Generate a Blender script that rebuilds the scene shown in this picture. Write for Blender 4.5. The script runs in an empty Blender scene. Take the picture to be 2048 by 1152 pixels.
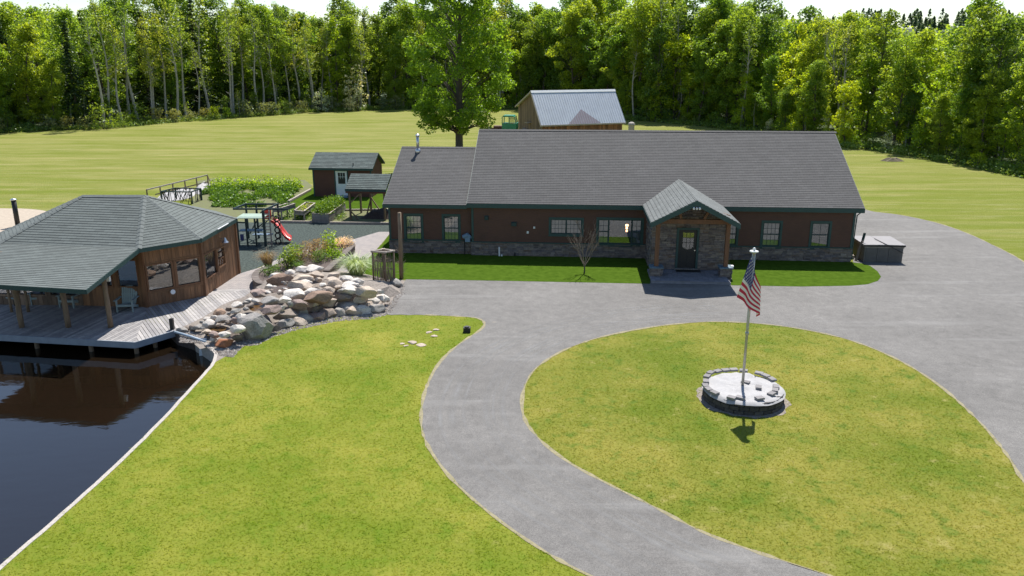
import bpy, bmesh, math, random
import numpy as np
from mathutils import Vector, Matrix
from mathutils.geometry import tessellate_polygon

# ------------------------------------------------------------------ camera, sky, sun, exposure
SC = bpy.context.scene
COL = SC.collection
CH, FPX, PITCH = 10.6, 1600.0, math.radians(16.2)
cam_d = bpy.data.cameras.new('camera'); cam = bpy.data.objects.new('camera', cam_d); COL.objects.link(cam)
cam_d.sensor_width = 36.0; cam_d.lens = FPX / 2048 * 36.0; cam_d.clip_start = 0.5; cam_d.clip_end = 3000
cam.location = (0, 0, CH); cam.rotation_euler = (math.pi / 2 - PITCH, 0, 0)
SC.camera = cam
SUN = Vector((0.15, 0.63, 1.0)).normalized()          # towards the sun
SUN_EL = math.asin(SUN.z); SUN_AZ = math.atan2(SUN.x, SUN.y)
W = bpy.data.worlds.new('World'); SC.world = W; W.use_nodes = True
nt = W.node_tree; nt.nodes.clear()
sky = nt.nodes.new('ShaderNodeTexSky'); sky.sky_type = 'NISHITA'; sky.sun_disc = False
sky.sun_elevation = SUN_EL; sky.sun_rotation = SUN_AZ; sky.air_density = 1.0; sky.dust_density = 0.25; sky.ozone_density = 1.5
bg = nt.nodes.new('ShaderNodeBackground'); bg.inputs[1].default_value = 0.092
wo = nt.nodes.new('ShaderNodeOutputWorld')
nt.links.new(sky.outputs[0], bg.inputs[0]); nt.links.new(bg.outputs[0], wo.inputs[0])
sd = bpy.data.lights.new('sun', 'SUN'); sd.energy = 4.5; sd.angle = math.radians(0.53); sd.color = (1.0, 0.96, 0.90)
so = bpy.data.objects.new('sun', sd); COL.objects.link(so)
so.rotation_euler = SUN.to_track_quat('Z', 'Y').to_euler(); so.location = (0, 0, 60)
SC.view_settings.view_transform = 'Standard'; SC.view_settings.look = 'None'
SC.view_settings.exposure = 0.66; SC.view_settings.gamma = 1; SC.view_settings.use_curve_mapping = False
try:
    SC.cycles.max_bounces = 6; SC.cycles.transparent_max_bounces = 8; SC.cycles.caustics_reflective = False; SC.cycles.caustics_refractive = False
except Exception: pass

# ------------------------------------------------------------------ measuring helpers (photo pixel -> place)
CP, SP = math.cos(PITCH), math.sin(PITCH)
def ray(px, py):
    a = (px - 1024) / FPX; b = -(py - 576) / FPX
    return Vector((a, CP + b * SP, -SP + b * CP))
def g(px, py, z=0.0):
    d = ray(px, py); t = (z - CH) / d.z
    return Vector((d.x * t, d.y * t, z))
def proj(p):
    v = Vector(p) - Vector((0, 0, CH)); f = v.y * CP - v.z * SP; u = v.y * SP + v.z * CP
    return 1024 + FPX * v.x / f, 576 - FPX * u / f
def zat(p, py):
    lo, hi = -5.0, 60.0
    for _ in range(50):
        m = (lo + hi) / 2
        if proj((p[0], p[1], m))[1] > py: lo = m
        else: hi = m
    return m
def gY(px, py, Y):
    d = ray(px, py); t = Y / d.y
    return Vector((d.x * t, Y, CH + d.z * t))

# ------------------------------------------------------------------ object helpers
def wm(o):
    m = o.matrix_basis.copy()
    while o.parent:
        o = o.parent; m = o.matrix_basis @ m
    return m
def tag(o, label=None, cat=None, group=None, kind=None):
    if label: o['label'] = label
    if cat: o['category'] = cat
    if group: o['group'] = group
    if kind: o['kind'] = kind
    return o
def thing(name, label, cat, loc=(0, 0, 0), rz=0.0, group=None):
    o = bpy.data.objects.new(name, None); COL.objects.link(o)
    o.location = loc; o.rotation_euler = (0, 0, rz); o.empty_display_size = 0.3
    return tag(o, label, cat, group)
def inst(name, me, parent=None, mat=None, world=None, local=None):
    o = bpy.data.objects.new(name, me); COL.objects.link(o)
    if parent: o.parent = parent
    if world is not None: o.matrix_basis = (wm(parent).inverted() @ world) if parent else world
    if local is not None: o.matrix_basis = local
    return o
def copy_tree(o, parent=None):
    c = o.copy(); COL.objects.link(c)
    if parent: c.parent = parent
    for ch in o.children: copy_tree(ch, c)
    return c

class MB:
    """collects shapes, builds them as one mesh object"""
    def __init__(s, M=None):
        s.v = []; s.f = []; s.uv = {}; s.M = M; s.tint = []
    def add(s, pts, faces, M=None):
        n = len(s.v)
        for p in pts:
            p = Vector(p)
            if M is not None: p = M @ p
            if s.M is not None: p = s.M @ p
            s.v.append(p)
        for f in faces: s.f.append(tuple(i + n for i in f))
    def box(s, x0, y0, z0, x1, y1, z1, M=None):
        s.add([(x0,y0,z0),(x1,y0,z0),(x1,y1,z0),(x0,y1,z0),(x0,y0,z1),(x1,y0,z1),(x1,y1,z1),(x0,y1,z1)],
              [(0,3,2,1),(4,5,6,7),(0,1,5,4),(1,2,6,5),(2,3,7,6),(3,0,4,7)], M)
    def bar(s, a, b, w, h, up=(0,0,1)):
        a, b = Vector(a), Vector(b); d = (b - a); L = d.length
        if L < 1e-6: return
        x = d / L; u = Vector(up)
        if abs(x.dot(u)) > 0.98: u = Vector((0, 1, 0))
        y = u.cross(x).normalized(); z = x.cross(y)
        M = Matrix((x, y, z)).transposed().to_4x4(); M.translation = a
        s.box(0, -w/2, -h/2, L, w/2, h/2, M)
    def tube(s, pts, radii, n=8, caps=True):
        pts = [Vector(p) for p in pts]
        if not hasattr(radii, '__len__'): radii = [radii] * len(pts)
        rings = []; up = Vector((0.31, 0.17, 0.93)).normalized()
        for i, p in enumerate(pts):
            d = (pts[min(i+1, len(pts)-1)] - pts[max(i-1, 0)])
            d = d.normalized() if d.length > 0 else Vector((0,0,1))
            u = up if abs(d.dot(up)) < 0.95 else Vector((1, 0, 0))
            a = u.cross(d).normalized(); b = d.cross(a)
            rings.append([p + (a*math.cos(t*2*math.pi/n) + b*math.sin(t*2*math.pi/n)) * radii[i] for t in range(n)])
        V = [q for r in rings for q in r]; F = []
        for i in range(len(pts)-1):
            for t in range(n):
                F.append((i*n+t, i*n+(t+1)%n, (i+1)*n+(t+1)%n, (i+1)*n+t))
        if caps: F.append(tuple(range(n-1, -1, -1))); F.append(tuple(range((len(pts)-1)*n, len(pts)*n)))
        s.add(V, F)
    def prism(s, poly, z0, z1):
        """vertical prism over a ccw xy polygon"""
        n = len(poly); P = [(p[0], p[1], z0) for p in poly] + [(p[0], p[1], z1) for p in poly]
        F = [(i, (i+1) % n, n+(i+1) % n, n+i) for i in range(n)]
        tri = tessellate_polygon([[Vector((p[0], p[1], 0)) for p in poly]])
        for t in tri:
            a, b, c = [Vector((*poly[i][:2], 0)) for i in t]
            if (b-a).cross(c-a).z < 0: t = (t[0], t[2], t[1])
            F.append(tuple(i+n for i in t)); F.append(tuple(reversed(t)))
        s.add(P, F)
    def sheet(s, loops, z):
        L = [[Vector((p[0], p[1], 0)) for p in lp] for lp in loops]
        flat = [v for l in L for v in l]
        tri = tessellate_polygon(L); F = []
        for t in tri:
            a, b, c = [flat[i] for i in t]
            F.append(tuple(t) if (b-a).cross(c-a).z > 0 else (t[0], t[2], t[1]))
        s.add([(v.x, v.y, z) for v in flat], F)
    def quad(s, a, b, c, d): s.add([a, b, c, d], [(0, 1, 2, 3)])
    def courses(s, O, eu, es, poly, step, t):
        """stepped shingle / siding courses over a convex polygon (a, s) in the plane O + a*eu + s*es"""
        O, eu, es = Vector(O), Vector(eu).normalized(), Vector(es).normalized(); n = eu.cross(es).normalized()
        smin, smax = min(p[1] for p in poly), max(p[1] for p in poly); k = 0
        y0 = smin
        while y0 < smax - 1e-5:
            y1 = min(y0 + step, smax)
            P = clip(clip(poly, y0, True), y1, False)
            if len(P) >= 3:
                V = [O + eu*a + es*q + n*(t*(1-(q-y0)/step)+0.002) for a, q in P]; i0 = len(s.v); s.add(V, [tuple(range(len(V)))])
                for j, (a, q) in enumerate(P): s.uv[i0+j] = (a, q)
                low = [p for p in P if abs(p[1]-y0) < 1e-6]
                if len(low) >= 2:
                    a0, a1 = min(p[0] for p in low), max(p[0] for p in low); i0 = len(s.v)
                    s.add([O+eu*a0+es*y0, O+eu*a1+es*y0, O+eu*a1+es*y0+n*t, O+eu*a0+es*y0+n*t], [(0,1,2,3)])
                    for j, q in enumerate(((a0, y0), (a1, y0), (a1, y0+.01), (a0, y0+.01))): s.uv[i0+j] = q
            y0 = y1
    def mesh(s, name, parent=None):
        inv = wm(parent).inverted() if parent else None
        me = bpy.data.meshes.new(name)
        me.from_pydata([tuple(inv @ v) if inv else tuple(v) for v in s.v], [], s.f)
        if s.tint and len(s.tint) == len(s.v): at_ = me.attributes.new('tint', 'FLOAT', 'POINT'); at_.data.foreach_set('value', s.tint)
        if s.uv:
            uvl = me.uv_layers.new(name='UVMap'); 
            li = np.empty(len(me.loops), dtype=np.int32); me.loops.foreach_get('vertex_index', li)
            arr = np.zeros((len(s.v), 2), dtype=np.float32)
            for k, q in s.uv.items(): arr[k] = q
            uvl.data.foreach_set('uv', arr[li].ravel())
        return me
    def build(s, name, mat, parent=None, smooth=False, kind=None, label=None):
        me = s.mesh(name, parent); me.materials.append(mat)
        if smooth: me.polygons.foreach_set('use_smooth', [True]*len(me.polygons))
        me.update()
        o = bpy.data.objects.new(name, me); COL.objects.link(o)
        if parent: o.parent = parent
        if kind: o['kind'] = kind
        if label: o['label'] = label
        return o
def clip(poly, y, above):
    out = []
    for i in range(len(poly)):
        a, b = poly[i], poly[(i+1) % len(poly)]
        ia = (a[1] >= y-1e-9) if above else (a[1] <= y+1e-9); ib = (b[1] >= y-1e-9) if above else (b[1] <= y+1e-9)
        if ia: out.append(a)
        if ia != ib:
            t = (y-a[1])/(b[1]-a[1]); out.append((a[0]+(b[0]-a[0])*t, y))
    r = []
    for p in out:
        if not r or abs(p[0]-r[-1][0])+abs(p[1]-r[-1][1]) > 1e-6: r.append(p)
    return r
def smooth_loop(pts, k=4, closed=False):
    """Catmull-Rom"""
    P = [Vector(p[:2]) for p in pts]; out = []; n = len(P)
    rng = range(n if closed else n-1)
    for i in rng:
        p0, p1, p2, p3 = (P[(i-1) % n], P[i], P[(i+1) % n], P[(i+2) % n]) if closed else (P[max(i-1,0)], P[i], P[i+1], P[min(i+2,n-1)])
        for j in range(k):
            t = j/k
            out.append(0.5*((2*p1)+(p2-p0)*t+(2*p0-5*p1+4*p2-p3)*t*t+(3*p1-p0-3*p2+p3)*t**3))
    if not closed: out.append(P[-1])
    return out
def rough(pts, amp, step, seed=1):
    """resample an open line and jitter it sideways"""
    r = random.Random(seed); out = [pts[0]]
    for a, b in zip(pts, pts[1:]):
        L = (b-a).length; n = max(1, int(L/step)); nrm = Vector((-(b-a).y, (b-a).x)).normalized() if L > 0 else Vector((0,0))
        for j in range(1, n+1):
            q = a + (b-a)*(j/n)
            out.append(q + nrm*r.uniform(-amp, amp))
    return out

# ------------------------------------------------------------------ materials
def nodes(name):
    m = bpy.data.materials.new(name); m.use_nodes = True; t = m.node_tree; t.nodes.clear()
    o = t.nodes.new('ShaderNodeOutputMaterial'); b = t.nodes.new('ShaderNodeBsdfPrincipled')
    t.links.new(b.outputs[0], o.inputs[0]); return m, t, b, o
def N(t, typ, **kw):
    n = t.nodes.new(typ)
    for k, v in kw.items():
        if k.startswith('i_'): n.inputs[k[2:].replace('_', ' ')].default_value = v
        else: setattr(n, k, v)
    return n
def coord(t, kind='Object', scale=(1,1,1)):
    c = t.nodes.new('ShaderNodeTexCoord'); m = t.nodes.new('ShaderNodeMapping'); m.inputs['Scale'].default_value = scale
    if kind == 'World':
        gm = t.nodes.new('ShaderNodeNewGeometry'); t.links.new(gm.outputs['Position'], m.inputs[0])
    else: t.links.new(c.outputs[kind], m.inputs[0])
    return m.outputs[0]
def noise(t, vec, scale, detail=4, rough=0.6):
    n = t.nodes.new('ShaderNodeTexNoise'); n.inputs['Scale'].default_value = scale; n.inputs['Detail'].default_value = detail; n.inputs['Roughness'].default_value = rough
    t.links.new(vec, n.inputs['Vector']); return n.outputs['Fac']
def ramp(t, fac, stops):
    r = t.nodes.new('ShaderNodeValToRGB'); e = r.color_ramp.elements
    while len(e) < len(stops): e.new(0.5)
    for i, (p, c) in enumerate(stops):
        e[i].position = p; e[i].color = (*c, 1) if len(c) == 3 else c
    t.links.new(fac, r.inputs[0]); return r.outputs[0]
def mix(t, a, b, fac, mode='MIX'):
    m = t.nodes.new('ShaderNodeMix'); m.data_type = 'RGBA'; m.blend_type = mode
    def put(s, v):
        if isinstance(v, (tuple, list)): s.default_value = (*v, 1) if len(v) == 3 else v
        elif isinstance(v, (int, float)): s.default_value = v
        else: t.links.new(v, s)
    put(m.inputs[0], fac); put(m.inputs[6], a); put(m.inputs[7], b); return m.outputs[2]
def bump(t, b, h, strength=0.5, dist=0.02):
    n = t.nodes.new('ShaderNodeBump'); n.inputs['Strength'].default_value = strength; n.inputs['Distance'].default_value = dist
    t.links.new(h, n.inputs['Height']); t.links.new(n.outputs[0], b.inputs['Normal'])
def vary(c, k): return tuple(max(0, x*k) for x in c)
def mat(name, c, rgh=0.7, sc=6.0, amp=0.25, stretch=(1,1,1), metal=0.0, bmp=0.3, c2=None, rnd=0.0, spec=None):
    m, t, b, o = nodes(name); v = coord(t, 'Object', stretch)
    n = noise(t, v, sc, 5, 0.65); col = ramp(t, n, [(0.25, vary(c, 1-amp)), (0.75, c2 or vary(c, 1+amp))])
    if rnd:
        oi = t.nodes.new('ShaderNodeObjectInfo'); rr = ramp(t, oi.outputs['Random'], [(0, (1-rnd,)*3), (1, (1+rnd,)*3)])
        col = mix(t, col, rr, 1.0, 'MULTIPLY')
    t.links.new(col, b.inputs['Base Color']); b.inputs['Roughness'].default_value = rgh; b.inputs['Metallic'].default_value = metal
    if spec is not None: b.inputs['Specular IOR Level'].default_value = spec
    if bmp: bump(t, b, noise(t, v, sc*3, 4), bmp, 0.01)
    return m
def shingle_mat(name, c, cs=(0.33, 0.2), amp=0.22):
    m, t, b, o = nodes(name)
    tc = t.nodes.new('ShaderNodeTexCoord')
    br = t.nodes.new('ShaderNodeTexBrick'); br.inputs['Scale'].default_value = 1; br.inputs['Brick Width'].default_value = cs[0]; br.inputs['Row Height'].default_value = cs[1]
    br.inputs['Mortar Size'].default_value = 0.006; br.inputs['Color1'].default_value = (*vary(c, 1-amp), 1); br.inputs['Color2'].default_value = (*vary(c, 1+amp), 1)
    br.inputs['Mortar'].default_value = (*vary(c, 0.45), 1); br.inputs['Bias'].default_value = 0.0
    t.links.new(tc.outputs['UV'], br.inputs['Vector'])
    w = coord(t, 'World'); n1 = noise(t, w, 0.45, 4); n2 = noise(t, w, 30, 3)
    col = mix(t, br.outputs['Color'], ramp(t, n1, [(0.3, (0.92,)*3), (0.7, (1.08,)*3)]), 1.0, 'MULTIPLY')
    col = mix(t, col, ramp(t, n2, [(0.3, (0.85,)*3), (0.7, (1.15,)*3)]), 1.0, 'MULTIPLY')
    t.links.new(col, b.inputs['Base Color']); b.inputs['Roughness'].default_value = 0.9; bump(t, b, n2, 0.35, 0.01); return m
def leaf_mat(name, c1, c2, trans=0.35, c3=None):
    m = bpy.data.materials.new(name); m.use_nodes = True; t = m.node_tree; t.nodes.clear()
    o = t.nodes.new('ShaderNodeOutputMaterial'); d = t.nodes.new('ShaderNodeBsdfDiffuse'); tr = t.nodes.new('ShaderNodeBsdfTranslucent'); mx = t.nodes.new('ShaderNodeMixShader')
    gl = t.nodes.new('ShaderNodeBsdfGlossy'); gl.inputs['Roughness'].default_value = 0.42; gl.inputs['Color'].default_value = (0.9, 1, 0.85, 1); mx2 = t.nodes.new('ShaderNodeMixShader'); mx2.inputs[0].default_value = 0.03
    oi = t.nodes.new('ShaderNodeObjectInfo'); w = coord(t, 'World'); n = noise(t, w, 1.1, 3)
    at = t.nodes.new('ShaderNodeAttribute'); at.attribute_name = 'tint'
    col = mix(t, c1, c2, ramp(t, at.outputs['Fac'], [(0.1, (0,)*3), (0.9, (1,)*3)]))
    col = mix(t, col, ramp(t, n, [(0.3, (0.82, 0.84, 0.85)), (0.7, (1.2, 1.16, 1.05))]), 1.0, 'MULTIPLY')
    col = mix(t, col, ramp(t, oi.outputs['Random'], [(0, (0.75, 0.88, 0.9)), (0.5, (1.1, 1.1, 1.05)), (1, (1.5, 1.28, 0.9))]), 1.0, 'MULTIPLY')
    t.links.new(col, d.inputs[0]); tcol = mix(t, col, (1.75, 1.65, 0.7), 1.0, 'MULTIPLY'); t.links.new(tcol, tr.inputs[0])
    mx.inputs[0].default_value = trans; t.links.new(d.outputs[0], mx.inputs[1]); t.links.new(tr.outputs[0], mx.inputs[2])
    t.links.new(mx.outputs[0], mx2.inputs[1]); t.links.new(gl.outputs[0], mx2.inputs[2]); t.links.new(mx2.outputs[0], o.inputs[0]); return m
def grass_color(t, kind):
    w = coord(t, 'World')
    n1 = noise(t, w, 0.28, 4, 0.55); n2 = noise(t, w, 1.5, 5, 0.7); n3 = noise(t, w, 9, 4, 0.7)
    ws = coord(t, 'World', (0.07, 0.40, 1)); n4 = noise(t, ws, 1.0, 7, 0.72)
    if kind == 'lawn':
        base = mix(t, (0.142, 0.180, 0.015), (0.238, 0.236, 0.036), ramp(t, n1, [(0.38, (0,)*3), (0.66, (1,)*3)]))
        base = mix(t, base, (0.092, 0.165, 0.008), ramp(t, n2, [(0.5, (0,)*3), (0.72, (0.8,)*3)]))
        base = mix(t, base, (0.33, 0.29, 0.10), ramp(t, n2, [(0.22, (0.5,)*3), (0.40, (0,)*3)]))
    elif kind == 'island':
        base = mix(t, (0.122, 0.156, 0.014), (0.222, 0.208, 0.038), ramp(t, n1, [(0.36, (0,)*3), (0.62, (1,)*3)]))
        base = mix(t, base, (0.07, 0.135, 0.012), ramp(t, n2, [(0.52, (0,)*3), (0.7, (0.85,)*3)]))
        base = mix(t, base, (0.34, 0.29, 0.11), ramp(t, n2, [(0.25, (0.7,)*3), (0.42, (0,)*3)]))
    else:
        base = mix(t, (0.155, 0.190, 0.016), (0.285, 0.272, 0.082), ramp(t, n4, [(0.36, (0,)*3), (0.60, (1,)*3)]))
        gm = t.nodes.new('ShaderNodeNewGeometry'); sx = t.nodes.new('ShaderNodeSeparateXYZ'); t.links.new(gm.outputs['Position'], sx.inputs[0])
        mr = t.nodes.new('ShaderNodeMapRange'); mr.inputs[1].default_value = 46; mr.inputs[2].default_value = 88; t.links.new(sx.outputs['Y'], mr.inputs[0])
        base = mix(t, mix(t, (0.175, 0.21, 0.020), base, ramp(t, n4, [(0.40, (0,)*3), (0.62, (0.85,)*3)])), base, mr.outputs[0])
        wv = t.nodes.new('ShaderNodeTexWave'); wv.bands_direction = 'Y'; wv.inputs['Scale'].default_value = 0.12; wv.inputs['Distortion'].default_value = 2.5; wv.inputs['Detail'].default_value = 3
        wv.inputs['Detail Scale'].default_value = 0.6; t.links.new(coord(t, 'World', (0.35, 1, 1)), wv.inputs['Vector'])
        base = mix(t, base, (0.16, 0.205, 0.024), ramp(t, wv.outputs['Fac'], [(0.60, (0,)*3), (0.85, (0.35,)*3)]))
        base = mix(t, base, (0.38, 0.35, 0.17), ramp(t, noise(t, coord(t, 'World', (0.16, 1.2, 1)), 0.9, 7, .72), [(0.54, (0,)*3), (0.70, (0.6,)*3)]))
    return mix(t, base, ramp(t, n3, [(0.25, (0.84,)*3), (0.75, (1.16,)*3)]), 1.0, 'MULTIPLY'), n3
def grass_mat(name, kind, blade=False):
    m, t, b, o = nodes(name); col, n3 = grass_color(t, kind)
    if kind == 'field': bump(t, b, n3, 1.0, 0.12)
    if blade:
        at = t.nodes.new('ShaderNodeAttribute'); at.attribute_name = 'tint'
        col = mix(t, col, ramp(t, at.outputs['Fac'], [(0, (1.7, 1.8, 1.5)), (0.8, (2.15, 2.1, 2.0)), (0.95, (2.3, 2.15, 2.2)), (1, (2.7, 2.4, 3.2))]), 1.0, 'MULTIPLY')
        t.nodes.remove(b); d = t.nodes.new('ShaderNodeBsdfDiffuse'); tr = t.nodes.new('ShaderNodeBsdfTranslucent'); mx = t.nodes.new('ShaderNodeMixShader'); mx.inputs[0].default_value = 0.6
        t.links.new(col, d.inputs[0]); t.links.new(col, tr.inputs[0]); t.links.new(d.outputs[0], mx.inputs[1]); t.links.new(tr.outputs[0], mx.inputs[2]); t.links.new(mx.outputs[0], o.inputs[0])
        return m
    t.links.new(col, b.inputs['Base Color']); b.inputs['Roughness'].default_value = 0.95; b.inputs['Specular IOR Level'].default_value = 0.15
    if kind != 'field': bump(t, b, n3, 0.7, 0.03)
    return m
def asphalt_mat():
    m, t, b, o = nodes('asphalt'); w = coord(t, 'World')
    n1 = noise(t, w, 0.22, 5, 0.6); n2 = noise(t, w, 2.2, 5, 0.7); n3 = noise(t, w, 45, 2, 0.9)
    col = ramp(t, n1, [(0.3, (0.136, 0.128, 0.118)), (0.7, (0.184, 0.174, 0.161))])
    col = mix(t, col, ramp(t, n2, [(0.3, (0.80,)*3), (0.7, (1.16,)*3)]), 1.0, 'MULTIPLY')
    col = mix(t, col, ramp(t, n3, [(0.36, (0.60,)*3), (0.64, (1.34,)*3)]), 1.0, 'MULTIPLY')
    # pale worn seams across and cracks
    ms = coord(t, 'World', (0.10, 0.9, 1)); n4 = noise(t, ms, 1.0, 5, 0.6)
    col = mix(t, col, (0.27, 0.262, 0.25), ramp(t, n4, [(0.56, (0,)*3), (0.70, (0.42,)*3)]))
    vo = t.nodes.new('ShaderNodeTexVoronoi'); vo.feature = 'DISTANCE_TO_EDGE'; vo.inputs['Scale'].default_value = 0.16
    wv = t.nodes.new('ShaderNodeVectorMath'); wv.operation = 'ADD'
    nn = t.nodes.new('ShaderNodeTexNoise'); nn.inputs['Scale'].default_value = 0.9; t.links.new(w, nn.inputs['Vector']); t.links.new(w, wv.inputs[0]); t.links.new(nn.outputs['Color'], wv.inputs[1])
    t.links.new(wv.outputs[0], vo.inputs['Vector'])
    ck = mix(t, (0,0,0), ramp(t, vo.outputs['Distance'], [(0.0, (1,)*3), (0.006, (0,)*3)]), ramp(t, n1, [(0.5, (0,)*3), (0.65, (0.35,)*3)]))
    col = mix(t, col, (0.30, 0.285, 0.26), ck)
    st = noise(t, w, 0.5, 3); col = mix(t, col, (0.36, 0.30, 0.22), ramp(t, st, [(0.71, (0,)*3), (0.78, (0.5,)*3)]))
    t.links.new(col, b.inputs['Base Color']); b.inputs['Roughness'].default_value = 0.85; bump(t, b, n3, 0.5, 0.01); return m
def siding_mat(name, c):
    m, t, b, o = nodes(name); v = coord(t, 'World', (1.2, 1.2, 14)); n = noise(t, v, 3.0, 5, 0.7); n2 = noise(t, coord(t, 'World'), 0.7, 4)
    col = ramp(t, n, [(0.25, vary(c, 0.75)), (0.75, vary(c, 1.25))]); col = mix(t, col, ramp(t, n2, [(0.3, (0.85,)*3), (0.7, (1.15,)*3)]), 1.0, 'MULTIPLY')
    t.links.new(col, b.inputs['Base Color']); b.inputs['Roughness'].default_value = 0.65; return m
def stone_mat(name, cols, scale=1.0, per_object=False):
    m, t, b, o = nodes(name); w = coord(t, 'Object'); n2 = noise(t, w, 4*scale, 6, 0.7); n3 = noise(t, w, 22*scale, 4, 0.8)
    if per_object:
        oi = t.nodes.new('ShaderNodeObjectInfo'); f = oi.outputs['Random']
    else:
        at = t.nodes.new('ShaderNodeAttribute'); at.attribute_name = 'tint'; f = at.outputs['Fac']
    k = len(cols); col = ramp(t, f, [(i/(k-1), c) for i, c in enumerate(cols)])
    col = mix(t, col, ramp(t, n2, [(0.28, (0.55, 0.52, 0.48)), (0.5, (1, 1, 1)), (0.75, (1.22, 1.2, 1.18))]), 1.0, 'MULTIPLY')
    col = mix(t, col, ramp(t, n3, [(0.3, (0.82,)*3), (0.7, (1.15,)*3)]), 1.0, 'MULTIPLY')
    t.links.new(col, b.inputs['Base Color']); b.inputs['Roughness'].default_value = 0.85; bump(t, b, n2, 0.8, 0.04); return m
def glass_mat(name, tint=(0.06, 0.07, 0.08), refl=0.26, trans=0.55):
    m = bpy.data.materials.new(name); m.use_nodes = True; t = m.node_tree; t.nodes.clear()
    o = t.nodes.new('ShaderNodeOutputMaterial'); gl = t.nodes.new('ShaderNodeBsdfGlossy'); gl.inputs['Roughness'].default_value = 0.02; gl.inputs['Color'].default_value = (0.85, 0.88, 0.9, 1)
    tr = t.nodes.new('ShaderNodeBsdfTransparent'); tr.inputs[0].default_value = (0.75, 0.8, 0.8, 1); df = t.nodes.new('ShaderNodeBsdfDiffuse'); df.inputs[0].default_value = (*tint, 1)
    a = t.nodes.new('ShaderNodeMixShader'); a.inputs[0].default_value = trans; t.links.new(df.outputs[0], a.inputs[1]); t.links.new(tr.outputs[0], a.inputs[2])
    c = t.nodes.new('ShaderNodeMixShader'); c.inputs[0].default_value = refl; t.links.new(a.outputs[0], c.inputs[1]); t.links.new(gl.outputs[0], c.inputs[2]); t.links.new(c.outputs[0], o.inputs[0])
    n = noise(t, coord(t, 'Object'), 0.9, 2); bp = t.nodes.new('ShaderNodeBump'); bp.inputs['Strength'].default_value = 0.08; bp.inputs['Distance'].default_value = 0.02
    t.links.new(n, bp.inputs['Height']); t.links.new(bp.outputs[0], gl.inputs['Normal']); return m
def water_mat(name, c, wave=0.25, scale=2.5):
    m, t, b, o = nodes(name); w = coord(t, 'World', (0.45, 1, 1)); n = noise(t, w, scale, 3, 0.5)
    b.inputs['Base Color'].default_value = (*c, 1); b.inputs['Roughness'].default_value = 0.035; b.inputs['IOR'].default_value = 1.34 if c[0] > .05 else 1.75
    bump(t, b, n, wave, 0.03); return m
def emit_mat(name, c, s):
    m, t, b, o = nodes(name); b.inputs['Base Color'].default_value = (*c, 1); b.inputs['Emission Color'].default_value = (*c, 1); b.inputs['Emission Strength'].default_value = s; return m

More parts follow.
